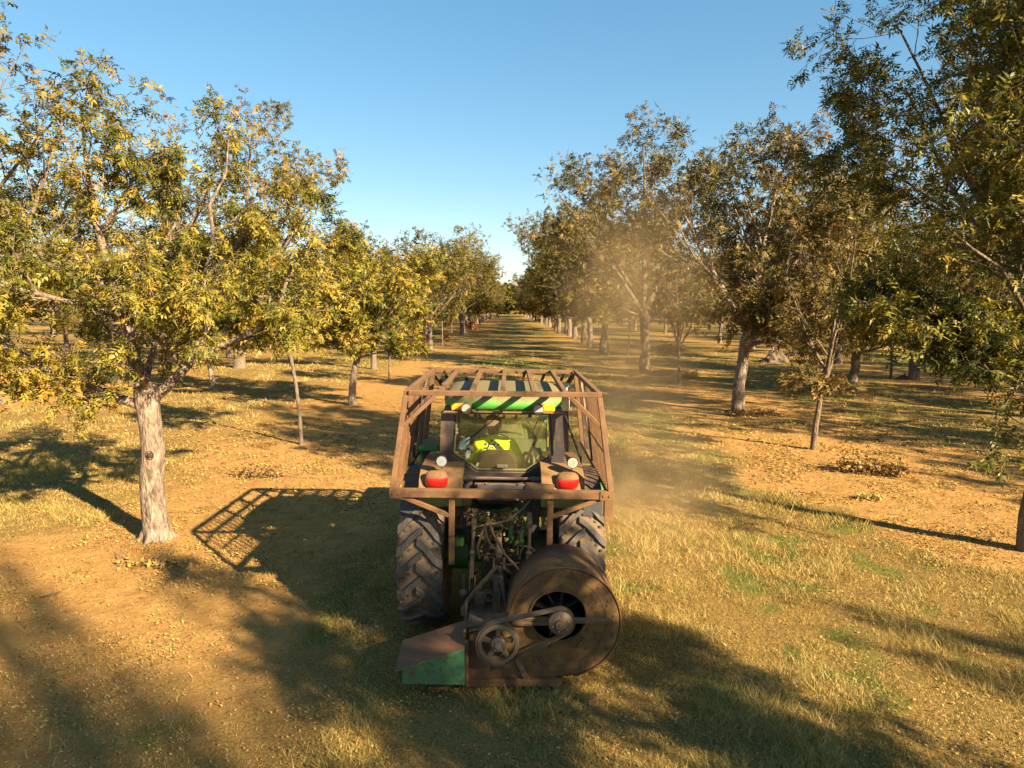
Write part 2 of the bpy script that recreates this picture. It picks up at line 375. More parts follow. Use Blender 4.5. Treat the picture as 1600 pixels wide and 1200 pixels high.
def ground_mat():
    m, n, o = mat('orchard_earth_and_dry_grass')
    p = N(n, "ShaderNodeBsdfPrincipled"); p.inputs['Roughness'].default_value = 0.95; p.inputs['Specular IOR Level'].default_value = 0.1
    tc = N(n, "ShaderNodeTexCoord"); ob = tc.outputs['Object']
    a1 = N(n, "ShaderNodeAttribute"); a1.attribute_name = 'soil'; a2 = N(n, "ShaderNodeAttribute"); a2.attribute_name = 'green'
    big = noise(n, 0.5, 5, 0.6, ob); mid = noise(n, 4, 6, 0.7, ob); fin = noise(n, 38, 6, 0.75, ob); fin2 = noise(n, 90, 3, 0.7, ob)
    soil = ramp(n, [(0.25, (0.30, 0.145, 0.042)), (0.5, (0.45, 0.235, 0.068)), (0.75, (0.56, 0.33, 0.115))], mid.outputs[0])
    speck = ramp(n, [(0.56, (0, 0, 0)), (0.64, (1, 1, 1))], fin2.outputs[0])
    soilc = mixc(n, math_(n, 'MULTIPLY', speck.outputs[0], 0.4), soil.outputs[0], (0.16, 0.085, 0.035))
    soilc = mixc(n, math_(n, 'MULTIPLY', big.outputs[0], 0.35), soilc, (0.42, 0.26, 0.09))
    straw = ramp(n, [(0.35, (0.05, 0.03, 0.010)), (0.52, (0.25, 0.16, 0.048)), (0.7, (0.46, 0.31, 0.10))], fin.outputs[0])
    strawc = mixc(n, math_(n, 'MULTIPLY', mid.outputs[0], 0.7), straw.outputs[0], (0.22, 0.135, 0.038))
    gr = ramp(n, [(0.3, (0.05, 0.075, 0.015)), (0.6, (0.13, 0.17, 0.03)), (0.8, (0.20, 0.22, 0.05))], fin.outputs[0])
    gf = math_(n, 'MULTIPLY', a2.outputs['Fac'], math_(n, 'ADD', mid.outputs[0], 0.25), clamp=True)
    c = mixc(n, gf, strawc, gr.outputs[0])
    # litter speckle over everything
    sf = math_(n, 'ADD', a1.outputs['Fac'], math_(n, 'MULTIPLY', math_(n, 'SUBTRACT', fin.outputs[0], 0.5), 1.6), clamp=True)
    c = mixc(n, sf, c, soilc)
    n.links.new(c, p.inputs['Base Color'])
    hh = math_(n, 'ADD', math_(n, 'MULTIPLY', fin.outputs[0], 0.8), math_(n, 'MULTIPLY', fin2.outputs[0], 0.35))
    n.links.new(bump(n, math_(n, 'ADD', hh, math_(n, 'MULTIPLY', noise(n, 11, 5, .65, ob).outputs[0], 1.2)), 0.9, 0.045), p.inputs['Normal'])
    n.links.new(p.outputs[0], o.inputs[0]); return m
V = np.stack([GX, GY, GZ], -1).reshape(-1, 3)
ground = np_mesh('ground', V, F, ground_mat(), smooth=True); tag(ground, kind='structure')
for nm, arr in (('soil', sm), ('green', green_mask(GX, GY))):
    a = ground.data.attributes.new(nm, 'FLOAT', 'POINT'); a.data.foreach_set('value', arr.astype(np.float32).ravel())

# ------------------------------------------------------------------ grass, litter
rg = np.random.RandomState(11)
def frustum_pts(n, d0, d1, power=1.0, side=0.82):
    u = rg.rand(n); d = d0 * (d1 / d0) ** (u ** power)
    x = (rg.rand(n) * 2 - 1) * (d * side + 0.6)
    return x, d
def under_tractor(x, y):
    return (np.abs(x + 0.1) < 1.15) & (y > 7.2) & (y < 11.6)
def blades(name, n, d0, d1, lmin, lmax, wid, label, soilmax=0.5, power=1.0, tuft=3, greens=None):
    x, y = frustum_pts(n // tuft, d0, d1, power)
    s = soil_mask(x, y); g = green_mask(x, y)
    dn = 0.35 + 0.65 * sstep(0.3, 0.6, fbm(x * 1.7 + 50, y * 1.7, 3))
    keep = (rg.rand(len(x)) < (1 - sstep(0.15, soilmax, s)) * dn * (1.0) + 0.018)
    x, y, g = x[keep], y[keep], g[keep]
    x = np.repeat(x, tuft) + rg.randn(len(x) * tuft) * 0.03 * (np.repeat(y, tuft) / 8); g = np.repeat(g, tuft)
    y = np.repeat(y, tuft) + rg.randn(len(y) * tuft) * 0.03 * (np.repeat(y, tuft) / 8)
    k = len(x); z = gh(x, y)
    sc_ = np.clip(y / 9.0, 0.8, 4)
    hv = 0.35 + 1.9 * sstep(.3, .75, fbm(x * 1.3 + 5, y * 1.3 + 77, 4)) ** 1.3
    isg = rg.rand(k) < g * 0.62
    L = (lmin + (lmax - lmin) * rg.rand(k) ** 1.5) * hv * (0.75 + 0.25 * sc_) * np.where(isg, 0.7, 1.0) * np.where(under_tractor(x, y), 0.6, 1)
    th = rg.rand(k) * 2 * np.pi; lean = 0.25 + 1.3 * rg.rand(k) ** 0.55
    dx, dy = np.cos(th) * np.sin(lean), np.sin(th) * np.sin(lean); dz = np.cos(lean)
    ph = rg.rand(k) * np.pi; wx, wy = np.cos(ph), np.sin(ph); W = wid * (0.6 + 0.8 * rg.rand(k)) * sc_
    b0 = np.stack([x - wx * W / 2, y - wy * W / 2, z - 0.012], -1); b1 = np.stack([x + wx * W / 2, y + wy * W / 2, z - 0.012], -1)
    tip = np.stack([x + dx * L, y + dy * L, z + dz * L], -1)
    V = np.stack([b0, b1, tip], 1).reshape(-1, 3); F = np.arange(3 * k).reshape(k, 3)
    t = np.where(isg, 0.02 + 0.24 * rg.rand(k), 0.24 + 0.80 * rg.rand(k) * (0.7 + 0.5 * fbm(x * 1.2, y * 1.2, 2)))
    o = np_mesh(name, V, F, M['straw'], np.clip(t, 0, 1)); return tag(o, label, 'grass', kind='stuff')
blades('dry_grass', 860000, 4.9, 17, 0.035, 0.125, 0.0062, 'short straw coloured dry grass with green tufts along the tractor alley')
blades('far_dry_grass', 260000, 16, 60, 0.03, 0.10, 0.0065, 'thin dry grass farther along the orchard alley', power=0.9)

def litter(name, n, d0, d1, size, label, bias=0.25):
    x, y = frustum_pts(n, d0, d1, 0.9)
    s = soil_mask(x, y); c = sstep(0.45, 0.66, fbm(x * 1.3 + 22, y * 1.3 + 8, 4))
    keep = rg.rand(n) < (bias + 0.5 * s) * (0.12 + 0.9 * c) ; x, y = x[keep], y[keep]; k = len(x)
    z = gh(x, y) + 0.012 + rg.rand(k) * 0.012; sc_ = np.clip(y / 9.0, 0.75, 2.2)
    L = size * (0.5 + 0.9 * rg.rand(k)) * sc_; W = L * (0.28 + 0.3 * rg.rand(k))
    th = rg.rand(k) * 2 * np.pi; u = np.stack([np.cos(th), np.sin(th), (rg.rand(k) - 0.3) * 0.9], -1); v = np.stack([-np.sin(th), np.cos(th), (rg.rand(k) - 0.5) * 0.9], -1)
    P = np.stack([x, y, z], -1); up = np.array([0, 0, 1.0]) * 0.2
    q = [P - u * L[:, None] / 2, P - v * W[:, None] / 2 + up * L[:, None], P + u * L[:, None] / 2 + up * L[:, None] * 0.6, P + v * W[:, None] / 2]
    V = np.stack(q, 1).reshape(-1, 3); F = np.arange(4 * k).reshape(k, 4)
    o = np_mesh(name, V, F, M['fallen'], np.clip(rg.rand(k), 0, 1)); return tag(o, label, 'fallen leaves', kind='stuff')
litter('fallen_leaves', 240000, 4.9, 22, 0.034, 'small dry yellow and brown leaves scattered over the bare soil')
litter('far_fallen_leaves', 50000, 20, 70, 0.038, 'dry leaves scattered thinly under the farther orchard trees')

def clods(n):
    x, y = frustum_pts(n, 4.9, 20, 1.0); s = soil_mask(x, y); keep = rg.rand(n) < .08 + .8 * s * sstep(.4, .62, fbm(x * .9 + 70, y * .9, 4)); x, y = x[keep], y[keep]; k = len(x)
    r = (.006 + .018 * rg.rand(k) ** 3) * np.clip(y / 10, .8, 1.6); z = gh(x, y) + r * .2
    o = np.array([(1, 0, 0), (0, 1, 0), (-1, 0, 0), (0, -1, 0), (0, 0, 1), (0, 0, -1.)]); jit = 1 + .35 * rg.randn(k, 6, 1)
    V = np.stack([x, y, z], -1)[:, None, :] + o[None] * jit * r[:, None, None] * np.array([1.2, 1, .7]); F0_ = np.array([(0, 1, 4), (1, 2, 4), (2, 3, 4), (3, 0, 4), (1, 0, 5), (2, 1, 5), (3, 2, 5), (0, 3, 5)])
    F = (np.arange(k)[:, None, None] * 6 + F0_[None]).reshape(-1, 3)
    q = np_mesh('earth_clods', V.reshape(-1, 3), F, plain('clod_earth', (.30, .15, .05), .95, var=.5, scale=3)); tag(q, 'small earth clods and husks on the bare soil', 'clods', kind='stuff')
clods(45000)

# ------------------------------------------------------------------ trees
def leaf_template(pairs, L, ll, lw):
    v = []
    for i in range(pairs):
        t = (i + 0.9) / (pairs + 0.3) * L; s = ll * (0.75 + 0.25 * math.sin(math.pi * (i + 1) / (pairs + 1)))
        for sg in (-1, 1):
            a = math.radians(52); dx, dy = math.cos(a), sg * math.sin(a); px, py = -dy, dx
            z0 = -0.10 * t; b = Vector((t, 0, z0))
            v += [b, b + Vector((dx * s * .45 + px * lw * .5, dy * s * .45 + py * lw * .5, -0.02 * s + 0.1 * lw)), b + Vector((dx * s, dy * s, -0.28 * s)), b + Vector((dx * s * .45 - px * lw * .5, dy * s * .45 - py * lw * .5, -0.10 * s))]
    b = Vector((L, 0, -0.1 * L)); v += [b, b + Vector((ll * .45, lw * .5, 0)), b + Vector((ll, 0, -.2 * ll)), b + Vector((ll * .45, -lw * .5, 0))]
    return np.array([tuple(x) for x in v])
def leaves_mesh(P, D, T, rng, scale, tintf):
    n = len(P); D = D / (np.linalg.norm(D, axis=1)[:, None] + 1e-9)
    R = rng.randn(n, 3) * 0.55 + np.array([0, 0, 1.0]); S = np.cross(R, D); S /= (np.linalg.norm(S, axis=1)[:, None] + 1e-9); U = np.cross(D, S)
    sc_ = scale * (0.65 + 0.7 * rng.rand(n)); K = len(T)
    V = P[:, None, :] + sc_[:, None, None] * (T[None, :, 0, None] * D[:, None, :] + T[None, :, 1, None] * S[:, None, :] + T[None, :, 2, None] * U[:, None, :])
    J = rng.randn(n, K // 4, 4, 3) * np.array([0.0, .006, .024, .006])[None, None, :, None] * sc_[:, None, None, None] * (T[:, 0].max() / .34)
    V = (V.reshape(n, K // 4, 4, 3) + J).reshape(-1, 3); F = np.arange(n * K).reshape(-1, 4); q = K // 4
    t = np.repeat(tintf, q) + rng.randn(n * q) * 0.09
    return V, F, np.clip(t, 0, 1)

class Tree:
    def __init__(s, seed): s.rng = random.Random(seed); s.nr = np.random.RandomState(seed); s.br = []; s.lp = []; s.ld = []
    def rv(s, k=1.0): return Vector((s.rng.gauss(0, k), s.rng.gauss(0, k), s.rng.gauss(0, k)))
    def side(s, d, ang):
        u = d.orthogonal().normalized(); v = d.cross(u); a = s.rng.uniform(0, 2 * math.pi)
        return (d * math.cos(ang) + (u * math.cos(a) + v * math.sin(a)) * math.sin(ang)).normalized()
    def path(s, p, d, L, n, wob, up):
        pts = [p]; q = p.copy(); d = d.copy()
        for i in range(n):
            d = (d + s.rv(wob) + Vector((0, 0, up))).normalized(); q = q + d * (L / n); pts.append(q.copy())
        return pts
    def limb(s, pts, r0, r1, lev, L):
        n = len(pts); s.br.append((pts, [r0 + (r1 - r0) * (i / (n - 1)) ** 0.8 for i in range(n)]))
        P = s.P
        if lev >= P['leaf_from']:
            k = max(2, int(L * P['leafd'] * (1.0 if lev >= P['maxlev'] else 0.4)))
            for i in range(k):
                t = s.rng.uniform(0.25 if lev < P['maxlev'] else 0.05, 1.0) * (n - 1); a = int(min(t, n - 2)); f = t - a
                p = pts[a].lerp(pts[a + 1], f); d = s.side((pts[a + 1] - pts[a]).normalized(), s.rng.uniform(0.5, 1.3)); d = d + Vector((0, 0, -P['droop'] + s.rng.gauss(0, .25)))
                s.lp.append(p); s.ld.append(d)
        if lev >= P['maxlev']: return
        nc = P['nc'][lev]; nc = s.rng.randint(max(1, nc - 1), nc + 1)
        for i in range(nc):
            t = (P['t0'][lev] + (1 - P['t0'][lev]) * (i + s.rng.random()) / nc) * (n - 1); a = int(min(t, n - 2)); f = t - a
            p = pts[a].lerp(pts[a + 1], f); pd = (pts[a + 1] - pts[a]).normalized()
            d = s.side(pd, math.radians(s.rng.uniform(*P['ang'][lev])))
            if d.z < -0.15 and s.rng.random() < P.get('updir', 0.7): d.z *= -0.6; d.normalize()
            frac = t / (n - 1); l = L * P['ratio'][lev] * s.rng.uniform(0.7, 1.2) * (1.15 - 0.55 * frac)
            rr = (r0 + (r1 - r0) * frac) * P.get('rratio', 0.55) * s.rng.uniform(.8, 1.1)
            s.limb(s.path(p, d, l, 5 if lev < 2 else 3, P['wob'], P['up'][lev]), max(rr, 0.006), max(rr * 0.35, 0.004), lev + 1, l)
    def meshes(s, T, scale, cmat, bmat, root, tint=(0.5, 0.22), minr=0.0, thin=1.0):
        VV = []; FF = []; b = 0
        for pts, rs in s.br:
            if max(rs) < minr: continue
            n = 12 if rs[0] > 0.12 else 8 if rs[0] > 0.05 else 5 if rs[0] > 0.02 else 3
            u = None; base = b
            for i, p in enumerate(pts):
                d = (pts[min(i + 1, len(pts) - 1)] - pts[max(i - 1, 0)]).normalized()
                if u is None: u = d.orthogonal().normalized()
                u = (u - d * u.dot(d)).normalized(); v = d.cross(u)
                for k in range(n):
                    t = 2 * math.pi * k / n; VV.append(p + rs[i] * (math.cos(t) * u + math.sin(t) * v)); b += 1
            for i in range(len(pts) - 1):
                for k in range(n): FF.append((base + i * n + k, base + i * n + (k + 1) % n, base + (i + 1) * n + (k + 1) % n, base + (i + 1) * n + k))
        tr = np_mesh('trunk', np.array([tuple(v) for v in VV]), np.array(FF), bmat, parent=root, smooth=True)
        P = np.array([tuple(v) for v in s.lp]); D = np.array([tuple(v) for v in s.ld])
        if thin < 1: k = s.nr.rand(len(P)) < thin; P = P[k]; D = D[k]
        ti = tint[0] + (fbm(P[:, 0] * 0.9 + P[:, 2] * .7 + 10, P[:, 1] * 0.9 + P[:, 2] * .5, 3) - 0.5) * 0.75 + s.nr.randn(len(P)) * tint[1] * .85
        V, F, t = leaves_mesh(P, D, T, s.nr, scale, ti)
        cr = np_mesh('crown', V, F, cmat, t, parent=root)
        return tr, cr, len(F)

def trunk_path(H, lean=(0, 0), rng=None, n=7, wob=0.03):
    pts = []
    for i in range(n):
        t = i / (n - 1); pts.append(Vector((lean[0] * t * t + rng.gauss(0, wob) * (i > 0), lean[1] * t * t + rng.gauss(0, wob) * (i > 0), H * t - 0.08 * (i == 0))))
    return pts
def make_tree(seed, name, label, cat, H, fork, R, r0, nl, cmat, bmat, leaf='mid', density=5.0, spread=38, lean=(0, 0), droop=0.35, tint=(.5, .22), group=None, leader=True, nc=(0, 5, 4, 4), maxlev=4, lscale=1.0, minr=0.0, t0f=.12, low=0, extra=()):
    t = Tree(seed); root = empty(name, (0, 0, 0), label, cat, group)
    t.P = dict(maxlev=maxlev, leaf_from=maxlev - 1, leafd=density, droop=droop, nc=[0] + list(nc[1:]), t0=[0, t0f, .2, .15, .1], ang=[(0, 0), (28, 58), (30, 65), (35, 75), (40, 80)], ratio=[0, .52, .55, .6, .6], wob=0.10, up=[0, .10, .05, 0.0, -.02])
    tp = trunk_path(fork, lean, t.rng, wob=0.012 * r0 / .1)
    flare = [1.55, 1.12, 1.0, .97, .93, .92, .98]
    pts = [tp[0]] + [tp[0].lerp(tp[1], .25)] + tp[1:]; rs = [r0 * 1.6, r0 * 1.22] + [r0 * f for f in flare[1:]]
    t.br.append((pts, rs))
    top = tp[-1]; HL = H - fork
    for i in range(nl):
        a = 2 * math.pi * i / nl + t.rng.uniform(-.4, .4); sp = math.radians(spread * t.rng.uniform(0.75, 1.2))
        d = Vector((math.sin(sp) * math.cos(a), math.sin(sp) * math.sin(a), math.cos(sp)))
        L = min(HL * t.rng.uniform(.85, 1.0) / max(math.cos(sp * .8), .3), R / max(math.sin(sp), .2)) * 1.05
        st = top - Vector((0, 0, t.rng.uniform(0, .12) * fork))
        p = t.path(st, d, L * 0.85, 7, .07, .05); rr = r0 * .92 * (0.78 if nl < 4 else 0.62)
        t.limb(p, rr * t.rng.uniform(.8, 1.05), rr * .2, 1, L * .85)
    if leader:
        p = t.path(top, Vector((t.rng.gauss(0, .08), t.rng.gauss(0, .08), 1)), HL * 0.84, 8, .06, .06)
        t.limb(p, r0 * .72, r0 * .12, 1, HL * .75)
    for i in range(low):
        a = t.rng.uniform(0, 6.28); z = fork * t.rng.uniform(.75, 1.0)
        d = Vector((math.cos(a), math.sin(a), .25)).normalized()
        st = Vector((lean[0] * (z / fork) ** 2, lean[1] * (z / fork) ** 2, z)); p = t.path(st, d, R * .8, 5, .08, .0); t.limb(p, r0 * .35, r0 * .08, 1, R * .7)
    for e in extra:
        t.limb([Vector(p) for p in e], .04, .008, 2, 1.9)
    T = {'near': leaf_template(4, .25, .10, .034), 'mid': leaf_template(3, .24, .125, .048), 'far': leaf_template(3, .29, .155, .068)}[leaf]
    tr, cr, nf = t.meshes(T, lscale, cmat, bmat, root, tint, minr)
    print('tree', name, seed, 'branches', len(t.br), 'faces', nf)
    return root
def copy_tree(root, loc, rz, s, label, group=None, cat=None, sz=None):
    r = root.copy(); col.objects.link(r); r.location = loc; r.rotation_euler = (0, 0, rz); r.scale = (s, s, sz or s)
    r['label'] = label
    if group: r['group'] = group
    elif 'group' in r: del r['group']
    for ch in root.children:
        c = ch.copy(); col.objects.link(c); c.parent = r
    return r
def put(root, loc, rz=0, s=1.0): root.location = loc; root.rotation_euler = (0, 0, rz); root.scale = (s, s, s)
def gz(x, y): return float(gh(x, y)) - 0.02

# --- the big tree left of the tractor, limbs laid out as in the orchard
t = Tree(3); hero = empty('pecan_tree', (-5.68, 10.7, gz(-5.68, 10.7)), 'old pecan tree with thick pale flaking trunk and golden crown left of the tractor', 'tree')
t.P = dict(maxlev=4, leaf_from=3, leafd=23, droop=.7, nc=[0, 7, 5, 4], t0=[0, .12, .15, .1], ang=[(0, 0), (30, 70), (30, 70), (35, 80)], ratio=[0, .42, .50, .55], wob=.11, up=[0, .05, .0, -.03])
t.br.append(([Vector(p) for p in ((0.03, 0, -.1), (0.02, 0, .12), (-.02, 0, .5), (-.03, 0, 1.0), (.03, 0, 1.5), (.0, 0, 1.9), (-.03, 0, 2.3), (-.06, .02, 2.5))], [.27, .215, .19, .18, .175, .17, .185, .17]))
def hl(pts, r0, r1, L): t.limb([Vector(p) for p in pts], r0, r1, 1, L)
hl([(-.02, 0, 2.3), (-.22, .05, 2.9), (-.36, .05, 3.6), (-.50, .0, 4.4), (-.72, .05, 5.2), (-.80, .1, 6.0), (-.82, .1, 6.8)], .13, .012, 4.2)
hl([(.02, 0, 2.25), (.40, -.05, 2.55), (.85, -.1, 3.0), (1.0, 0, 3.5), (.90, .1, 4.1), (1.08, .15, 4.7), (1.02, .2, 5.3), (1.28, .25, 5.8), (1.36, .2, 6.3)], .095, .008, 3.8)
hl([(-.05, 0, 2.15), (-.45, -.15, 2.35), (-1.0, -.3, 2.6), (-1.6, -.3, 2.95), (-2.1, -.2, 3.3), (-2.7, 0, 3.6)], .085, .012, 3.4)
hl([(.75, -.1, 2.95), (1.3, -.1, 3.15), (1.9, -.3, 3.4), (2.3, -.5, 3.8), (2.5, -.5, 4.4)], .07, .02, 2.4)
hl([(-.36, .05, 3.5), (-.1, .5, 4.2), (.3, .9, 4.9), (.6, 1.1, 5.6), (.8, 1.2, 6.3)], .07, .02, 2.8)
hl([(-.4, 0, 3.9), (-1.0, -.5, 4.3), (-1.7, -.6, 4.8), (-2.2, -.6, 5.3)], .06, .015, 2.4)
hl([(-.1, 0, 2.4), (-.3, .8, 3.0), (-.5, 1.6, 3.7), (-.7, 2.2, 4.4)], .07, .02, 2.6)
hl([(0, 0, 2.4), (.2, -.6, 2.9), (.3, -1.2, 3.6), (.2, -1.7, 4.4)], .06, .02, 2.4)
hl([(.98, .1, 4.2), (1.5, .3, 4.8), (2.0, .5, 5.3), (2.3, .5, 5.6)], .05, .015, 2.2)
hl([(-.45, -.15, 2.35), (-1.0, -.7, 2.45), (-1.6, -1.1, 2.35), (-2.1, -1.3, 2.1)], .04, .012, 2.0)
hl([(-1.0, -.3, 2.6), (-1.6, -.9, 2.7), (-2.2, -1.3, 2.6), (-2.7, -1.5, 2.3)], .045, .01, 2.4)
hl([(-1.9, -.2, 3.1), (-2.4, -.5, 3.2), (-2.9, -.6, 2.9)], .04, .01, 2.2)
hl([(-.36, .0, 3.6), (-.9, -1.0, 3.9), (-1.4, -1.6, 4.1), (-1.9, -2.0, 4.1)], .05, .01, 2.4)
hl([(.9, .0, 3.3), (1.3, -.8, 3.6), (1.6, -1.5, 3.7)], .05, .01, 2.2)
hl([(1.0, 0, 3.9), (1.6, .6, 3.9), (2.3, .9, 3.9), (2.8, 1.0, 3.8)], .05, .01, 2.2)
hl([(-.6, .0, 4.8), (.0, -.3, 5.4), (.3, -.3, 6.0)], .05, .01, 2.0)
tr, cr, nf = t.meshes(leaf_template(5, .24, .078, .027), 0.82, M['leaf_gold'], M['bark_pale'], hero, (.44, .28))
print('hero', len(t.br), nf)
kn = MB(); kn.lathe([(-.02, .0), (-.02, .03), (0.012, .04), (.02, .055), (0.0, .07)], (.06, -.185, 1.42), 'y', 12); kn.build('knot_hole', plain('dark_knot', (.05, .025, .012), .95), hero)
rt = MB()
for a in (0.3, 1.4, 2.6, 3.7, 4.6, 5.5):
    rt.tube([(.15 * math.cos(a), .15 * math.sin(a), .20), (.23 * math.cos(a), .23 * math.sin(a), .04), (.42 * math.cos(a), .42 * math.sin(a), -.06)], [.05, .05, .02], 7)
rt.build('root_flare', M['bark_pale'], hero)

# --- kinds that repeat
big_right = make_tree(21, 'pecan_tree', 'tall dense dark olive pecan at the right edge with trunk cut by the frame', 'tree', 12.5, 3.5, 3.3, .15, 6, M['leaf_gold'], M['bark_brown'], 'near', 15, 32, (.05, 0), .5, (.42, .26), nc=(0, 11, 6, 4), lscale=.85, low=4, t0f=.05, extra=[[tuple(Matrix.Rotation(-4.6, 3, 'Z') @ Vector(p) / .95) for p in q] for q in (((0, 0, 2.7), (-.4, -.3, 2.9), (-.8, -.6, 2.8), (-1.1, -.8, 2.5), (-1.35, -.9, 2.2)), ((0, 0, 2.8), (-.3, -.5, 2.9), (-.5, -.9, 2.6), (-.6, -1.1, 2.3)))])
put(big_right, (7.95, 10.05, gz(7.95, 10.05)), 4.6, 0.95)
mid_right = make_tree(33, 'pecan_tree', 'bronze leaved pecan with crooked pale trunk right of the alley behind the sapling', 'tree', 10.6, 3.0, 4.2, .20, 4, M['leaf_brown'], M['bark_pale'], 'mid', 12, 40, (.35, 0), .35, (.5, .22), nc=(0, 8, 6, 4), low=6)
put(mid_right, (8.2, 24.2, gz(8.2, 24.2)), 0.0)
young = make_tree(44, 'pecan_tree', 'young golden pecan with white lower trunk left of the alley', 'tree', 7.0, 2.1, 2.9, .13, 4, M['leaf_gold'], M['bark_pale'], 'mid', 15, 46, (.3, 0), .4, (.55, .22), nc=(0, 7, 5, 4), low=4)
put(young, (-5.95, 25.7, gz(-5.95, 25.7)), 0.4)
sap = make_tree(52, 'pecan_sapling', 'slim sapling with thin bare stem between the old left tree and the cage', 'sapling', 5.4, 2.4, 1.9, .05, 3, M['leaf_gold'], M['bark_grey'], 'mid', 16, 38, (-.2, 0), .3, (.6, .22), nc=(0, 7, 5, 3), maxlev=3)
put(sap, (-5.66, 18.35, gz(-5.66, 18.35)), 0)
sap2 = make_tree(57, 'pecan_sapling', 'slender sapling with bent brown stem right of the alley before the pile of dry branches', 'sapling', 8.4, 2.0, 1.5, .075, 3, M['leaf_brown'], M['bark_brown'], 'mid', 10, 26, (.25, 0), .3, (.55, .22), nc=(0, 7, 4, 3), maxlev=3, low=2)
put(sap2, (7.95, 17.5, gz(7.95, 17.5)), 0)
matA = make_tree(61, 'pecan_tree', 'tall mature pecan with spreading crown standing behind the old left tree', 'tree', 16.5, 3.4, 6.2, .30, 4, M['leaf_olive'], M['bark_grey'], 'far', 4.8, 40, (.3, 0), .3, (.45, .2), nc=(0, 8, 6, 5), minr=.012, low=3)
put(matA, (-16.6, 42, gz(-16.6, 42)), 1.0, 1.03)
matB = make_tree(67, 'pecan_tree', 'very tall pecan at the far left edge reaching above the frame', 'tree', 15.5, 3.2, 5.2, .28, 5, M['leaf_olive'], M['bark_grey'], 'far', 4.8, 36, (-.2, .1), .3, (.4, .2), nc=(0, 8, 6, 5), minr=.012, low=3)
put(matB, (-19.9, 26.5, gz(-19.9, 26.5)), 0.2, 1.05)
matC = make_tree(71, 'pecan_tree', 'tall dark bronze pecan in the dust right of the alley', 'tree', 14.5, 3.6, 5.4, .27, 4, M['leaf_brown'], M['bark_brown'], 'far', 4.6, 34, (.1, .1), .25, (.4, .2), nc=(0, 7, 6, 5), minr=.012, low=1)
put(matC, (8.1, 40.4, gz(8.1, 40.4)), 2.0)
midB = make_tree(77, 'pecan_tree', 'rounded olive pecan on the left side of the alley beyond the young golden one', 'tree', 10.5, 2.8, 4.4, .20, 5, M['leaf_olive'], M['bark_grey'], 'far', 5.0, 42, (0, .1), .25, (.5, .2), nc=(0, 6, 5, 4), minr=.012, low=1)
put(midB, (-6.65, 57.7, gz(-6.65, 57.7)), 0)

R_ = random.Random(99)
def cp(src, x, y, s, label, group=None, rz=None, sz=None):
    return copy_tree(src, (x, y, gz(x, y)), R_.uniform(0, 6.28) if rz is None else rz, s, label, group, sz=sz)
GA = 'pecans of the left alley row'; GB = 'pecans of the right alley row'
# left alley row
cp(sap, -5.9, 33.5, .95, 'thin straight sapling left of the alley just in front of the cage corner', GA)
cp(midB, -8.2, 41.5, .85, 'small olive pecan second beyond the white trunked one on the left', GA)
cp(sap2, -6.5, 47.9, .9, 'dark stemmed sapling left of the alley beside a thick straight trunk', GA)
cp(sap, -6.5, 67, 1.1, 'pale sapling just before the small red earth mound on the left', GA)
cp(sap2, -7.0, 84, 1.0, 'sapling just beyond the small red earth mound on the left', GA)
cp(midB, -9.0, 75, 1.0, 'olive pecan set back behind the small red earth mound', GA)
cp(matA, -6.6, 97, 1.0, 'tall forked trunk pecan beside the larger red mound on the left', GA)
# right alley row
cp(sap2, 8.4, 33.5, .95, 'bushy sapling with forked stem between the crooked trunk and the dusty pecan', GB)
cp(sap, 8.2, 47, 1.1, 'leaning dark sapling in the dust right of the alley', GB)
cp(sap, 7.6, 52, 1.0, 'thin pale sapling standing in the dust right of the alley', GB)
cp(matB, 7.9, 57, .98, 'mature pecan with pale trunk behind the dust, nearest its row gap', GB)
cp(matC, 8.3, 75, 1.05, 'mature pecan with low arching limb on the right of the alley', GB)
cp(matA, 7.9, 66, .88, 'rounded pecan between two taller ones in the right alley row', GB)
for i, y in enumerate(np.arange(106, 330, 9.0)):
    for x, g, lb in ((-7.3, GA, 'distant pecan in the long left row beyond the red mounds'), (8.2, GB, 'distant pecan in the long right row beyond the dust')):
        src = R_.choice([matA, matB, matC, midB])
        cp(src, x + R_.uniform(-.6, .6), y + R_.uniform(-1, 1), R_.uniform(.8, 1.08) * (1.25 if src is midB else 1), lb, g)
for y in (84, 93, 101): cp(R_.choice([matA, matB, matC]), 8.2 + R_.uniform(-.4, .4), y, R_.uniform(.9, 1.1), 'distant pecan in the long right row beyond the dust', GB)
# side rows
SIDE = [(-20, 35, 'left'), (-20, 60, 'left')]
def siderow(x, y0, y1, step, side, order, skip=0.12, smin=.7, smax=1.0):
    lb = 'pecan among the %s row of trees on the %s side' % (order, side); g = 'pecans of the %s %s row' % (order, side)
    for y in np.arange(y0, y1, step):
        if R_.random() < skip: continue
        src = R_.choice([matA, matB, matC, midB, midB])
        cp(src, x + R_.uniform(-.8, .8), y + R_.uniform(-1, 1), R_.uniform(smin, smax) * (1.15 if src is midB else 1), lb, g)
cp(midB, -19.5, 34, .85, 'low rounded pecan beyond the old left tree near the frame edge')
cp(young, -13.5, 31, .9, 'small golden pecan glimpsed behind the old left tree crown')
siderow(-20.5, 52, 150, 9, 'left', 'second')
siderow(-34.5, 44, 150, 9, 'left', 'third', .15)
siderow(-48.5, 58, 150, 11, 'left', 'fourth', .15)
siderow(-62, 70, 160, 12, 'left', 'fifth', .1)
cp(sap, 20.7, 36.7, 1.3, 'pale straight sapling on the open ground at the right', None)
cp(midB, 22.3, 27, .88, 'broad olive pecan behind the right hand row near the frame edge')
cp(sap2, 27.5, 43.0, .9, 'small sapling beside the bright green grass patch at the right')
cp(matC, 21.8, 45, .9, 'dark pecan behind the bronze tree right of the alley')
siderow(22, 54, 150, 9, 'right', 'second')
siderow(36, 38, 150, 9, 'right', 'third', .15)
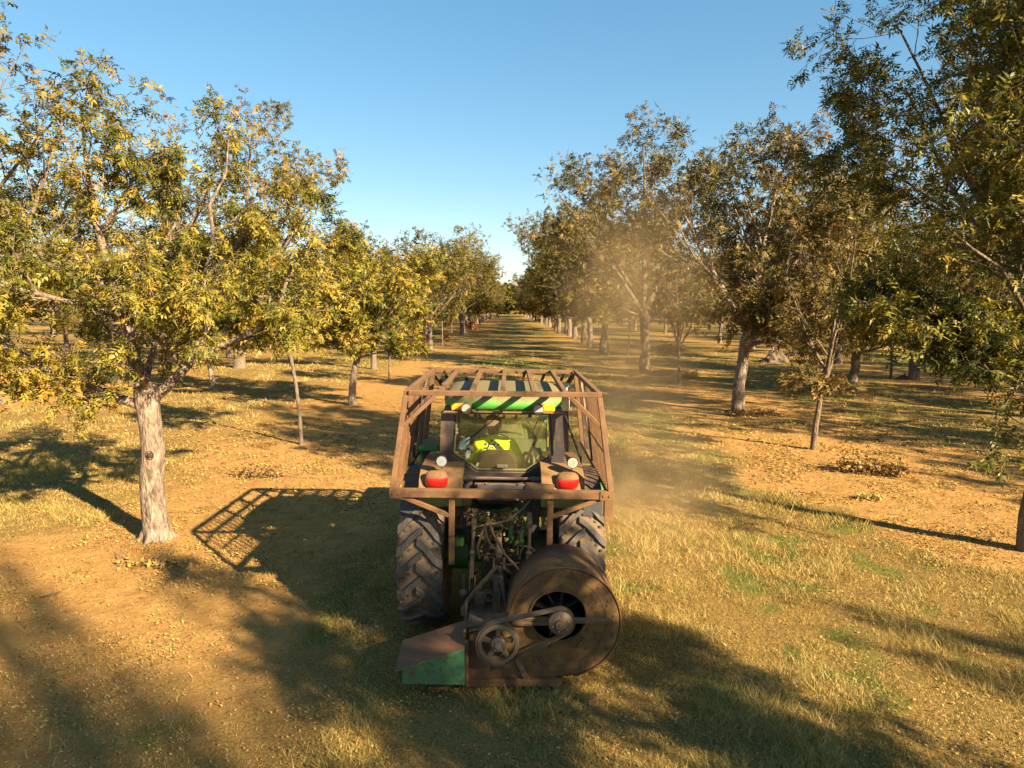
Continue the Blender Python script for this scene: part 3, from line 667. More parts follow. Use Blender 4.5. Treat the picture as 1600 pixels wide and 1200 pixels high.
siderow(50, 50, 150, 11, 'right', 'fourth', .15)
siderow(64, 66, 160, 12, 'right', 'fifth', .1)
siderow(78, 84, 160, 12, 'right', 'sixth', .1)
cp(matA, 21.5, 36, .82, 'tall olive pecan behind the sapling on the right, in the second row')
cp(matB, 15.5, 30.5, .72, 'pecan between the first and second rows at the right')
# trees standing behind the photographer that throw the foreground shade
cp(young, 7.9, -1.8, .88, 'pecan tree standing behind the camera', 'pecans behind the camera', rz=.5, sz=1.14)
cp(young, 17.5, -3.6, .55, 'pecan tree standing behind the camera', 'pecans behind the camera', rz=1.5, sz=1.2)
cp(sap, 15.4, -1.6, 1.1, 'pecan tree standing behind the camera', 'pecans behind the camera', rz=2.5)
cp(midB, 20.6, -15.8, .42, 'pecan tree standing behind the camera', 'pecans behind the camera', rz=.5, sz=1.8)
cp(midB, 23.4, -18.6, .40, 'pecan tree standing behind the camera', 'pecans behind the camera', rz=2.2, sz=2.0)

for x_, y_, src_, s_ in ((22, 4.0, midB, .85), (22, 12, midB, 1.05), (22, 19.5, matC, .85), (36, 12, matB, .9), (36, 21, matC, .95), (36, 29, matA, .9)):
    cp(src_, x_, y_, s_, 'pecan tree in the rows beyond the right edge of the view', 'pecans right of the view')
# far wood, one mass
k = 90000; rr = np.random.RandomState(5)
x = rr.uniform(-420, 420, k); y = 165 + rr.rand(k) ** 1.2 * 60 + np.abs(x) * 0.05; y = np.where(np.abs(x) > 75, y - np.minimum(90, (np.abs(x) - 75) * 1.2) + 0 * x, y)
end = rr.rand(k) < .10; x = np.where(end, rr.uniform(-26, 26, k), x); y = np.where(end, 335 + rr.rand(k) * 25, y)
m_ = end | (np.abs(x - .5) > 13); x = x[m_]; y = y[m_]; end = end[m_]; k = len(x)
cx = np.round(x / 9) * 9; cx = np.where(end, x, cx); ht = 9.0 + 6 * fbm(cx * .37, np.round(y / 12) * 3.3, 2); ht = np.where(end, 10 + 9 * fbm(x * .16 + 4, y * .05, 3), ht); z = 1.0 + (ht - 1.0) * rr.rand(k) ** .8
x = cx + (x - cx) * (1.15 - .5 * (z / ht) ** 2)
s_ = .5 + .8 * rr.rand(k); a = rr.randn(k, 3); a /= np.linalg.norm(a, axis=1)[:, None]; b_ = np.cross(a, rr.randn(k, 3)); b_ /= np.linalg.norm(b_, axis=1)[:, None]
P = np.stack([x, y, z], -1); a = a * s_[:, None]; b_ = b_ * s_[:, None] * .6
V = np.stack([P - a, P - b_, P + a, P + b_], 1).reshape(-1, 3)
fw = np_mesh('distant_orchard', V, np.arange(4 * k).reshape(k, 4), M['leaf_olive'], np.clip(.35 + .25 * rr.randn(k), 0, 1)); tag(fw, 'far mass of orchard trees closing the horizon', 'trees', kind='stuff')
# ------------------------------------------------------------------ the tractor (local: x right, y forward, z up)
TR = Vector((-0.1, 8.0, 0.0)); ROLL = math.radians(0.75)
tractor = empty('tractor', TR, 'dusty green tractor inside a brown steel branch guard cage driving up the alley', 'tractor')
tractor.rotation_euler = (0, ROLL, 0)
T_ = tractor
def arc(cx, cz, r, a0, a1, n):
    return [(cx + r * math.cos(math.radians(a0 + (a1 - a0) * i / n)), cz + r * math.sin(math.radians(a0 + (a1 - a0) * i / n))) for i in range(n + 1)]

def wheel(cx, cy, R, W, nl, rim_r, side):
    """a driven wheel standing on the ground, chevron lugs pointing up at the back"""
    prof = []
    hw = W / 2
    for a, r in ((-hw * .80, rim_r), (-hw * .98, rim_r + (R - rim_r) * .35), (-hw * 1.0, rim_r + (R - rim_r) * .62), (-hw * .93, R - .085), (-hw * .75, R - .06), (-hw * .35, R - .048), (0, R - .044), (hw * .35, R - .048), (hw * .75, R - .06), (hw * .93, R - .085), (hw * 1.0, rim_r + (R - rim_r) * .62), (hw * .98, rim_r + (R - rim_r) * .35), (hw * .80, rim_r)):
        prof.append((a, r))
    ty = MB(); ty.lathe(prof, (cx, cy, R), 'x', 72); wh = ty.build('tyre', M['tyre_groove'], T_)
    lg = MB()
    for s in (-1, 1):
        for i in range(nl):
            t0 = 2 * math.pi * (i + (0.5 if s > 0 else 0)) / nl
            vs = []; ns = 7
            for j in range(ns):
                u = j / (ns - 1); x = s * (-0.03 + u * (hw * 1.0)) if j < ns - 1 else s * hw * 1.0
                # the lug sweeps back round the tyre as it runs to the shoulder
                th = t0 + (0.05 + 0.30 * u ** 1.25)
                ro = R - 0.004 - (0.045 * max(0, u - .78) / .22); ri = R - .075 - .03 * u
                wd = (0.038 + .012 * u) / R
                for (dt, r) in ((-wd * 1.35, ri), (-wd, ro), (wd, ro), (wd * 1.35, ri)):
                    a = math.pi + 0.0 + th + dt
                    vs.append((cx + x, cy + r * math.cos(a), R + r * math.sin(a)))
            fs = [(j * 4 + k, j * 4 + (k + 1) % 4, (j + 1) * 4 + (k + 1) % 4, (j + 1) * 4 + k) for j in range(ns - 1) for k in range(4)]
            fs += [(3, 2, 1, 0), tuple((ns - 1) * 4 + k for k in range(4))]
            lg.add(vs, fs)
            # moulded round studs in the gap
            for q in range(3):
                u = .42 + .2 * q; th = t0 + math.pi / nl + (.05 + .30 * u ** 1.25) * 1.0; a = math.pi + th; x = s * u * hw
                rr = R - .055; c = Vector((cx + x, cy + rr * math.cos(a), R + rr * math.sin(a))); d = Vector((0, math.cos(a), math.sin(a)))
                lg.cyl(c - d * .01, c + d * .014, .017, n=8)
    lg.build('tread_lug', M['tyre'], wh, bevel=0.007, seg=2)
    rm = MB(); rm.lathe([(-hw * .80, rim_r + .005), (-hw * .80, rim_r - .03), (-.06, rim_r - .06), (0.0, rim_r - .07), (0.0, .05), (.06, .05), (.06, rim_r - .07), (hw * .80, rim_r - .03), (hw * .80, rim_r + .005)], (cx, cy, R), 'x', 40)
    for i in range(8):
        a = 2 * math.pi * i / 8; rm.cyl((cx - .03, cy + .2 * math.cos(a), R + .2 * math.sin(a)), (cx + .09, cy + .2 * math.cos(a), R + .2 * math.sin(a)), .018, n=8)
    rm.cyl((cx - .10, cy, R), (cx + .10, cy, R), .12, n=20)
    rm.build('rim', M['yellow_rim'], wh)
    return wh
wheel(-.875, -.15, .86, .50, 20, .50, -1); wheel(.875, -.15, .86, .50, 20, .50, 1)
wheel(-.82, 2.55, .62, .38, 16, .36, -1); wheel(.82, 2.55, .62, .38, 16, .36, 1)

# body under the cab
b = MB()
b.box((0, .1, .88), (.46, .9, .62)); b.box((0, 1.5, .85), (.5, 2.2, .45)); b.cyl((-.66, -.15, .86), (.66, -.15, .86), .15, n=20); b.cyl((-.62, -.15, .86), (-.38, -.15, .86), .23, n=20); b.cyl((.38, -.15, .86), (.62, -.15, .86), .23, n=20)
b.cyl((-.7, 2.55, .62), (.7, 2.55, .62), .09, n=14)
b.build('transmission_housing', M['greenmech'], T_, bevel=.02)
b = MB(); b.box((0, 2.55, 1.35), (.78, 2.1, .62)); b.box((0, 2.55, 1.69), (.62, 2.0, .09)); b.box((0, 3.62, 1.3), (.7, .08, .5))
b.build('hood', M['green'], T_, bevel=.06, seg=4)
for s in (-1, 1):   # front mudguards
    b = MB(); pf = [(2.55 + .72 * math.cos(a), .62 + .72 * math.sin(a)) for a in np.linspace(.4, 2.5, 10)]
    for i in range(9): b.bar((s * .82, pf[i][0], pf[i][1]), (s * .82, pf[i + 1][0], pf[i + 1][1]), .40, .02)
    b.build('front_mudguard', M['black'], T_)
# cab floor, lower cab walls and doors
b = MB(); b.box((0, .62, 1.33), (1.16, 1.75, .08)); b.box((0, 1.47, 1.62), (1.2, .06, .52)); b.box((-.62, .65, 1.42), (.04, 1.6, .2)); b.box((.62, .65, 1.42), (.04, 1.6, .2))
b.build('cab_floor', M['interior'], T_)
# fenders
for s in (-1, 1):
    pf = [(-.79, 1.56), (-.785, 1.74), (-.74, 1.86), (-.62, 1.935), (-.42, 1.965), (0, 1.97), (.45, 1.93), (.85, 1.80), (1.05, 1.55), (.98, 1.52), (.78, 1.72), (.42, 1.84), (0, 1.88), (-.42, 1.87), (-.62, 1.82), (-.70, 1.70), (-.70, 1.56)]
    b = MB(); x0, x1 = (s * .43, s * .90); n = len(pf)
    vs = [(x0, y, z) for y, z in pf] + [(x1, y, z - .02) for y, z in pf]
    b.add(vs, [(i, i + n, (i + 1) % n + n, (i + 1) % n) for i in range(n)], True)
    b.add(vs, [(i, i + 1, n - 2 - i, n - 1 - i) for i in range(7)] + [(7, 8, 9)]); b.add(vs, [(n + i + 1, n + i, 2 * n - 1 - i, 2 * n - 2 - i) for i in range(7)] + [(n + 8, n + 7, n + 9)])
    f = b.build('fender', M['fender'], T_, bevel=.018, seg=3)
    e = MB(); ye = [(-.72, 1.45), (-.66, 1.63), (-.5, 1.74), (-.3, 1.79), (0, 1.80), (.4, 1.75), (.75, 1.60)]
    for i in range(6): e.bar((s * 1.0, ye[i][0], ye[i][1]), (s * 1.0, ye[i + 1][0], ye[i + 1][1]), .22, .018)
    e.build('rubber_fender_edge', M['black'], f)
    # the dome with the red tail lamp in its lower half
    cx, cy, cz = s * .71, -.765, 1.845
    def dome(z0, z1, k, grow):
        vs = []; nu, nv = 18, 8
        for j in range(nv + 1):
            v = z0 + (z1 - z0) * j / nv
            for i in range(nu + 1):
                a = math.pi * i / nu; ex = abs(math.cos(a)) ** .85 * math.copysign(1, math.cos(a)); q = max(0, 1 - abs(v) ** 2.3) ** .5
                vs.append((cx + ex * (.128 + grow) * (q * .6 + .4), cy - math.sin(a) ** .8 * (.085 + grow) * q + .02, cz + v * (.10 + grow)))
        fs = [(j * (nu + 1) + i, j * (nu + 1) + i + 1, (j + 1) * (nu + 1) + i + 1, (j + 1) * (nu + 1) + i) for j in range(nv) for i in range(nu)]
        return MB().add(vs, fs, True)
    dome(.33, 1, 1, .003).build('lamp_housing', M['cage'], f)
    L = dome(-1, .35, 1, 0.0).build('tail_light', M['red'], f)
    sc_ = MB()
    for dx in (-.10, .10): sc_.cyl((cx + dx, cy - .05, cz - .085), (cx + dx, cy - .07, cz - .085), .007, n=8)
    sc_.build('screw', M['black'], L)
    # round work lamp on a stalk
    lx = -.655 if s < 0 else .765
    wl = MB(); wl.cyl((lx, -.68, 1.95), (lx, -.66, 2.03), .012, n=8); wl.cyl((lx, -.74, 2.05), (lx, -.67, 2.05), .062, .05, n=24)
    w_ = wl.build('work_light', M['black'], T_, bevel=.003)
    g = MB(); g.cyl((lx, -.745, 2.05), (lx, -.752, 2.05), .054, n=24)
    for i in range(6):
        a = i * math.pi / 3; g.cyl((lx + .028 * math.cos(a), -.75, 2.05 + .028 * math.sin(a)), (lx + .028 * math.cos(a), -.757, 2.05 + .028 * math.sin(a)), .010, n=8)
    g.cyl((lx, -.75, 2.05), (lx, -.757, 2.05), .009, n=8)
    g.build('lens', M['lamp_glass'] if s < 0 else M['lamp_dusty'], w_)

# cab: roof, rear frame, pillars, glass
def loft(secs, mat_, name, parent, bevel=0):
    """secs: list of equal-length closed rings of points"""
    b = MB(); n = len(secs[0]); vs = [p for s_ in secs for p in s_]
    fs = [(k * n + i, k * n + (i + 1) % n, (k + 1) * n + (i + 1) % n, (k + 1) * n + i) for k in range(len(secs) - 1) for i in range(n)]
    b.add(vs, fs, True); b.add(vs, [tuple(range(n - 1, -1, -1)), tuple((len(secs) - 1) * n + i for i in range(n))], True)
    return b.build(name, mat_, parent, bevel=bevel)
def sup(w_, l0, l1, z, n=40, e=5.0):
    pts = []
    cy = (l0 + l1) / 2; hl_ = (l1 - l0) / 2
    for i in range(n):
        a = 2 * math.pi * i / n + .001; c, s_ = math.cos(a), math.sin(a)
        r = (abs(c) ** e + abs(s_) ** e) ** (-1 / e); pts.append((w_ * r * c, cy + hl_ * r * s_, z))
    return pts
roof = loft([sup(.66, -.10, 1.50, 2.525), sup(.715, -.16, 1.58, 2.54), sup(.725, -.17, 1.60, 2.60), sup(.71, -.14, 1.58, 2.66), sup(.66, -.05, 1.5, 2.70), sup(.52, .15, 1.3, 2.715)], M['green'], 'cab_roof', T_)
rb = MB()
for x in (-.27, .27): rb.box((x, .02, 2.672), (.05, .24, .05))
rb.build('roof_rib', M['green'], roof, bevel=.02, seg=3)
rc = MB(); rc.box((-.44, .75, 2.705), (.12, .75, .03)); rc.box((.47, .75, 2.70), (.10, .75, .03)); rc.build('roof_recess', M['panel'], roof, bevel=.01)
oc = [(-.36, 1.72), (.36, 1.72), (.60, 1.86), (.705, 1.97), (.715, 2.1), (.70, 2.53), (-.70, 2.53), (-.715, 2.1), (-.705, 1.97), (-.60, 1.86)]
ic = [(-.29, 1.84), (.29, 1.84), (.50, 1.985), (.575, 2.035), (.58, 2.06), (.545, 2.522), (-.545, 2.522), (-.58, 2.06), (-.575, 2.035), (-.50, 1.985)]
b = MB(); b.ring(oc, ic, -.345, -.255); rf = b.build('rear_cab_frame', M['cab_frame'], T_, bevel=.022, seg=4)
i2 = [(x * .94, 2.2 + (z - 2.2) * .93) for x, z in ic]
b = MB(); b.ring([(x * .995, 2.2 + (z - 2.2) * .995) for x, z in ic], i2, -.285, -.265); b.build('window_gasket', M['trim_light'], rf)
b = MB(); b.ring([(x * .999, 2.2 + (z - 2.2) * .999) for x, z in ic], [(x * .965, 2.2 + (z - 2.2) * .965) for x, z in ic], -.325, -.29); b.build('window_rim', M['black'], rf)
b = MB(); n = len(ic); b.add([(x * .985, -.315, 2.2 + (z - 2.2) * .985) for x, z in ic], [tuple(range(n))]); rw = b.build('rear_window', M['glass'], T_)
b = MB()
for x, z in ((-.52, 2.33), (-.52, 2.29), (.52, 2.31), (.52, 2.27), (-.045, 1.91), (.045, 1.91)): b.cyl((x, -.35, z), (x, -.315, z), .016, n=12)
b.box((0, -.335, 1.91), (.12, .02, .035)); b.build('window_hinge_bolt', M['chrome'], rw)
b = MB(); b.tube([(-.03, -.345, 2.52), (-.16, -.36, 2.40), (-.42, -.355, 2.19)], [.008, .007, .004], 6); b.bar((-.20, -.335, 2.36), (-.43, -.335, 2.17), .012, .01); b.build('rear_wiper', M['black'], rw)
b = MB()
for s in (-1, 1):
    b.bar((s * .66, -.2, 2.5), (s * .68, .55, 2.52), .06); b.bar((s * .68, .55, 2.52), (s * .66, 1.48, 2.5), .06)
    b.bar((s * .68, .45, 1.42), (s * .68, .45, 2.5), .07); b.bar((s * .66, 1.48, 1.4), (s * .64, 1.45, 2.5), .07)
b.bar((-.64, 1.46, 2.5), (.64, 1.46, 2.5), .06); b.bar((-.62, 1.48, 1.86), (.62, 1.48, 1.86), .04)
b.build('cab_pillar', M['black'], T_, bevel=.01)
b = MB()
for s in (-1, 1): b.box((s * .667, .62, 2.15), (.006, 1.6, .7))
b.build('side_window', M['glass'], T_)
MB().box((0, 1.462, 2.18), (1.22, .006, .62)).build('windscreen', M['glass'], T_)
# lamps under the roof
for s in (-1, 1):
    b = MB(); b.box((s * .52, -.235, 2.575), (.15, .09, .085)); am = b.build('turn_signal', M['amber'], T_, bevel=.02, seg=3)
    b = MB(); x = -.41 if s < 0 else .40; b.cyl((x, -.38, 2.57), (x, -.22, 2.585), .066, .05, n=24); wl = b.build('rear_work_light', M['cage'], T_, bevel=.006)
    b = MB(); b.cyl((x, -.385, 2.57), (x, -.390, 2.57), .054, n=24); b.build('lens', M['lamp_dusty'], wl)
b = MB()
for x in (-.31, .31): b.box((x, -.30, 2.50), (.035, .05, .06))
b.build('window_catch', M['black'], T_)
# ledge and panel below the window
b = MB(); b.box((0, -.42, 1.785), (.70, .20, .035), Matrix.Rotation(math.radians(-14), 3, 'X')); b.box((0, -.50, 1.70), (.62, .06, .10))
b.build('rear_ledge', M['cab_frame'], T_, bevel=.01)
b = MB(); b.box((0, -.545, 1.66), (.56, .03, .19)); b.box((-.18, -.562, 1.76), (.02, .02, .03)); b.box((.18, -.562, 1.76), (.02, .02, .03)); b.build('rear_panel', M['panel'], T_, bevel=.012)
for s in (-1, 1): MB().box((s * .40, -.50, 1.80), (.15, .10, .045)).box((s * .385, -.42, 1.71), (.10, .1, .14)).build('handle_pod', M['panel'], T_, bevel=.015, seg=3)
for c_ in ((-.40, -.42, 1.25), (.38, -.4, 1.3)): MB().box(c_, (.10, .14, .40)).build('frame_upright', M['black'], T_, bevel=.01)
b = MB(); b.box((-.40, -.66, 1.60), (.14, .16, .10)); b.build('socket_cover', M['cage'], T_, bevel=.02, seg=3)
# steps and boxes beside the cab
b = MB(); b.box((-1.0, 1.25, 1.60), (.27, .42, .52)); bx_ = b.build('toolbox', M['green'], T_, bevel=.02)
MB().box((-1.0, 1.03, 1.60), (.17, .02, .38)).build('toolbox_door', M['black'], bx_)
b = MB(); b.box((1.2, 1.6, 1.28), (.52, .5, .36)); b.build('fuel_tank', M['green'], T_, bevel=.04, seg=3)
b = MB(); b.box((1.225, -.35, 1.55), (.10, .10, .52)); b.build('guard_plate', M['cage'], T_, bevel=.004)
# exhaust
b = MB(); b.cyl((.88, 1.45, 1.5), (.86, 1.42, 2.33), .045, n=16); ex = b.build('exhaust_pipe', M['panel'], T_)
b = MB(); b.tube([(.86, 1.42, 2.3), (.86, 1.42, 2.5), (.86, 1.38, 2.60), (.87, 1.28, 2.65)], .055, 14); b.build('exhaust_tip', M['cream'], ex)
b = MB()
for i in range(26): b.lathe([(-.004, .047), (0, .053), (.004, .047)], (.88 - .02 * i / 26, 1.45 - .03 * i / 26, 1.52 + .03 * i), 'z', 16)
b.build('heat_guard', M['cage'], ex)
b = MB(); b.bar((.74, .3, 2.45), (1.0, .6, 1.8), .02); b.bar((1.0, .6, 1.8), (1.0, .6, 1.55), .02); b.build('mirror_bracket', M['black'], T_)

# ---- cage
RT, RZ, RBT, RBZ = -.79, 2.80, -1.0, 1.77
def P_(s, y, z):   # a point on the side plane
    t = (2.80 - z) / 1.03; return (s * (1.03 + .12 * t), y, z)
b = MB()
for s in (-1, 1):
    b.bar(P_(s, RT, 2.80), P_(s, 1.85, 2.80), .054); b.bar(P_(s, RBT, 1.77), P_(s, 1.85, 1.77), .06)
    b.bar(P_(s, RT, 2.77), P_(s, RBT, 1.80), .055, upv=(0, 1, 0)); b.bar(P_(s, 1.85, 2.77), P_(s, 1.85, 1.80), .06, upv=(0, 1, 0))
b.bar((-1.0, RT, 2.80), (1.0, RT, 2.80), .055); b.bar((-.99, 1.85, 2.80), (.99, 1.85, 2.80), .056)
b.bar((-1.14, RBT - .004, 1.77), (1.14, RBT - .004, 1.77), .085)
cage = b.build('guard_cage', M['cage'], T_, bevel=.006)
for i in range(5):
    x = (i - 2) * .335; MB().bar((x, RT + .035, 2.803), (x * 1.02, 1.82, 2.803), .052).build('roof_bar', M['cage'], cage, bevel=.005)
for s in (-1, 1):
    MB().bar((s * .72, RT - .002, 2.77), (s * 1.045, RT - .06, 2.46), .046).build('corner_brace', M['cage'], cage, bevel=.005)
    q = MB()
    for i in range(11):
        y = RT + .13 + .115 * i; q.bar(P_(s, y, 2.772), P_(s, y - .03, 1.80), .016, .024)
    q.bar(P_(s * .998, RT + .03, 2.18), P_(s * .998, .5, 2.18), .025)
    q.build('side_grille', M['cage'], cage, bevel=.002)
    q = MB(); q.bar(P_(s, .50, 2.772), P_(s, .50, 1.80), .055, upv=(0, 1, 0)); q.bar(P_(s, 1.2, 2.772), P_(s, 1.2, 1.80), .055, upv=(0, 1, 0)); q.bar(P_(s, .52, 1.82), P_(s, 1.15, 2.75), .03)
    q.build('side_post', M['cage_dark'], cage, bevel=.005)
    px_ = -.525 if s < 0 else .515
    q = MB(); q.bar((px_, -.97, 1.727), (px_, -.94, .98 if s < 0 else .95), .062, upv=(0, 1, 0)); q.build('support_post', M['cage'], cage, bevel=.005)
    q = MB(); q.bar((s * 1.06, -1.0, 1.735), (px_ + s * .03, -.97, 1.52), .045); q.build('lower_brace', M['cage'], cage, bevel=.004)
    q = MB(); q.box((s * 1.10, RBT - .05, 1.77), (.14, .012, .098)); q.cyl((s * 1.07, RBT - .066, 1.77), (s * 1.07, RBT - .05, 1.77), .014, n=8); q.cyl((s * 1.13, RBT - .066, 1.77), (s * 1.13, RBT - .05, 1.77), .014, n=8)
    q.build('bolt_plate', M['cage'], cage, bevel=.002)
q = MB()
for i in range(7):
    x = (i - 3) * .29; q.bar((x, 1.86, 2.77), (x * .62, 2.35, 2.02), .04, upv=(0, 1, 0))
q.bar((-.6, 2.35, 2.02), (.6, 2.35, 2.02), .05)
for s in (-1, 1): q.bar((s * 1.0, 1.86, 2.75), (s * .6, 2.35, 2.02), .05)
q.build('front_guard', M['cage_dark'], cage, bevel=.003)
q = MB(); q.box((.40, -.97, 1.828), (.30, .15, .010), Euler((math.radians(22), math.radians(2), math.radians(-8))).to_matrix()); q.build('bent_plate', M['cage'], cage)
q = MB()
for i in range(4): q.cyl((-.85 + i * .52, 1.815, 2.80), (-.85 + i * .52, 1.80, 2.80), .013, n=8)
q.build('frame_bolt', M['rust_bar'], cage)

# ---- inside the cab
b = MB()
def rrect(w0, w1, z0, z1, y, k=5):
    return [(-w0, y, z0), (w0, y, z0)] + [(w1 + .0 * i, y, z1 - .10 + .0 * i) for i in (0,)] + [(w1 * .86, y, z1 - .03), (w1 * .5, y, z1), (-w1 * .5, y, z1), (-w1 * .86, y, z1 - .03), (-w1, y, z1 - .10)]
secs = [rrect(.22, .20, 1.47, 2.07, -.02), rrect(.255, .235, 1.45, 2.10, .03), rrect(.255, .235, 1.45, 2.10, .09), rrect(.22, .19, 1.5, 2.05, .14)]
secs = [[(x - .06, y - .21 + (z - 1.45) * -.06, z - .03) for x, y, z in s_] for s_ in secs]
loft(secs, M['seat'], 'seat_backrest', T_, bevel=.03)
b = MB(); b.box((-.06, .38, 1.50), (.5, .52, .13)); b.box((-.06, .36, 1.40), (.36, .36, .12)); b.build('seat_cushion', M['seat'], T_, bevel=.035, seg=4)
b = MB()
for q in ([(.245, .02, 1.80), (.245, .02, 1.96), (.27, .02, 1.985), (.32, .02, 1.985), (.345, .02, 1.95), (.345, .02, 1.80)],): b.tube(q, .022, 10)
b.box((.295, .03, 1.80), (.12, .03, .05)); b.build('armrest_bracket', M['panel'], T_)
b = MB(); b.box((.27, .40, 1.74), (.10, .42, .07)); b.box((.34, .45, 1.6), (.06, .5, .25)); b.build('armrest_console', M['panel'], T_, bevel=.02)
b = MB(); b.box((-.08, 1.26, 1.74), (.34, .22, .30), Matrix.Rotation(math.radians(-20), 3, 'X')); b.bar((-.08, 1.12, 1.4), (-.08, 1.05, 1.86), .12); b.build('dashboard', M['interior'], T_, bevel=.03)
b = MB(); c = Vector((-.08, .98, 1.90)); ring_ = []
for i in range(25):
    a = 2 * math.pi * i / 24; ring_.append(c + Vector((.19 * math.cos(a), .19 * math.sin(a) * .85, .19 * math.sin(a) * .5)))
b.tube(ring_, .014, 8)
for a in (0.5, 2.6, 4.7): b.bar(c, c + Vector((.18 * math.cos(a), .18 * math.sin(a) * .85, .18 * math.sin(a) * .5)), .02)
b.build('steering_wheel', M['black'], T_)
b = MB(); b.box((-.50, .35, 2.06), (.05, .2, .12)); b.box((-.48, -.12, 2.05), (.07, .04, .09)); b.cyl((-.40, -.1, 2.03), (-.37, -.05, 2.05), .05, n=14); b.build('bottle_holder', M['panel'], T_, bevel=.01)
def crumple(name, c, w_, h_, m, seed, tilt=0):
    r = random.Random(seed); vs = []; nn = 7
    for i in range(nn):
        for j in range(nn):
            u = i / (nn - 1) - .5; v = j / (nn - 1) - .5
            vs.append((c[0] + u * w_ * (1 - .5 * abs(v)) + tilt * v * w_, c[1] + r.uniform(-.012, .012), c[2] + v * h_ + r.uniform(-.01, .01)))
    fs = [(i * nn + j, (i + 1) * nn + j, (i + 1) * nn + j + 1, i * nn + j + 1) for i in range(nn - 1) for j in range(nn - 1)]
    o = MB().add(vs, fs, True).build(name, m); o.parent = None
    return o
def loose(o, lab, cat, c):
    """keep a loose thing inside the cab where the tractor's lean puts it"""
    o.rotation_euler = (0, ROLL, 0); o.location = TR; return tag(o, lab, cat)
loose(crumple('cloth_rag', (.50, .20, 2.43), .11, .16, M['rag'], 3, .4), 'pale blue rag hanging at the upper right inside the rear window', 'rag', None)
loose(crumple('cloth_rag', (-.45, -.16, 2.13), .11, .13, M['rag'], 5, .5), 'pale blue rag bunched at the left inside the rear window', 'rag', None)
loose(crumple('paper_note', (-.40, -.20, 2.01), .055, .09, M['paper'], 7, .3), 'small white paper at the lower left inside the rear window', 'paper', None)
loose(crumple('crumpled_paper', (-.27, -.24, 1.905), .07, .035, M['paper'], 9, .1), 'crumpled white paper lying on the sill inside the rear window', 'paper', None)
loose(crumple('cloth_rag', (.41, -.19, 2.03), .11, .14, M['trim_light'], 13, -.2), 'dull green rag stuffed at the lower right inside the rear window', 'rag', None)
b = MB(); b.bar((.555, .35, 2.38), (.56, .35, 2.0), .018); b.build('door_strap', M['yellow_rim'], T_)
b = MB(); b.bar((-.45, 1.38, 2.44), (-.02, 1.36, 2.30), .03); b.box((.3, 1.35, 2.36), (.22, .03, .12)); b.build('interior_mirror', M['black'], T_, bevel=.008)
b = MB(); b.tube([(.41, .1, 2.36), (.36, .12, 2.22), (.39, .14, 2.05)], .007, 6); b.tube([(-.35, .5, 1.7), (-.34, .5, 2.0), (-.30, .45, 2.1)], .01, 6); b.build('cable', M['black'], T_)

# ---- rear hitch
b = MB(); b.box((0, -.55, 1.05), (.40, .34, .60)); b.box((0, -.62, .62), (.24, .3, .2)); b.cyl((0, -.8, .72), (0, -.5, .72), .09, n=14); b.box((0, -.70, 1.36), (.50, .16, .10)); b.box((-.12, -.78, 1.18), (.05, .10, .28)); b.box((.14, -.78, 1.16), (.06, .10, .3))
b.build('hitch_housing', M['mech'], T_, bevel=.02)
for c_, d_ in (((.02, -.83, 1.50), (.06, .05, .05)), ((-.05, -.83, .98), (.06, .04, .04)), ((-.27, -.9, 1.42), (.07, .04, .10)), ((.30, -.9, 1.42), (.07, .04, .10)), ((-.46, -.7, 1.15), (.1, .1, .1))): MB().box(c_, d_).build('green_valve_block', M['greenmech'], T_, bevel=.012)
for a_, b_, r_ in (((.10, -.84, 1.18), (.11, -.84, 1.38), .032), ((.215, -.90, 1.17), (.215, -.90, 1.34), .028), ((-.02, -.84, 1.1), (-.03, -.84, 1.3), .03), ((-.16, -.86, 1.2), (-.19, -.88, 1.36), .02)):
    A_, B_ = Vector(a_), Vector(b_); q = MB().cyl(a_, b_, r_, n=12).lathe([(-.03, r_ * .8), (-.015, r_ * 1.35), (.015, r_ * 1.35), (.03, r_ * .8)], tuple(A_.lerp(B_, .3)), 'z', 12).cyl(B_, B_.lerp(A_, -.12), r_ * .6, n=8)
    q.build('hydraulic_coupling', M['greenmech'], T_)
for s in (-1, 1):
    x = -.285 if s < 0 else .30
    b = MB(); b.cyl((x, -1.06, 1.48), (x - .005, -1.10, 1.16), .020, n=10); b.lathe([(-.03, .02), (-.015, .036), (.015, .036), (.03, .02)], (x - .006, -1.10, 1.16), 'z', 12)
    b.bar((x - .01, -1.10, 1.14), (x - .02, -1.13, .90), .045); b.bar((x - .035, -1.13, .93), (x - .035, -1.15, .72), .018); b.bar((x + .02, -1.13, .93), (x + .02, -1.15, .72), .018); b.bar((x, -.85, 1.5), (x, -1.1, 1.46), .05)
    b.build('lift_link', M['rust_bar'], T_, bevel=.004)
    b = MB(); b.bar((x * 1.1, -.35, .62), (x * 1.35, -1.30, .60), .035, .08); b.build('lower_link_arm', M['mech'], T_, bevel=.006)
b = MB(); b.bar((-.02, -.8, 1.30), (-.02, -1.18, 1.12), .055); b.cyl((-.02, -1.0, 1.215), (-.02, -1.14, 1.14), .04, n=12); b.build('top_link', M['rust_bar'], T_, bevel=.006)
for pts, r in (([(-.118, -1.12, 1.50), (-.08, -1.24, 1.42), (-.017, -1.30, 1.33), (.048, -1.30, 1.215), (.172, -1.25, 1.06), (.24, -1.2, .95)], .013),
               ([(-.166, -1.08, 1.46), (-.143, -1.18, 1.36), (-.10, -1.2, 1.28), (-.065, -1.2, 1.24)], .011),
               ([(-.13, -1.0, 1.49), (-.20, -1.15, 1.38), (-.24, -1.15, 1.24), (-.22, -1.1, 1.1)], .012),
               ([(.0, -1.05, 1.03), (.08, -1.12, 1.04), (.2, -1.1, 1.06)], .01)):
    b = MB(); b.tube(pts, r, 8); b.build('hydraulic_hose', M['hose'], T_)

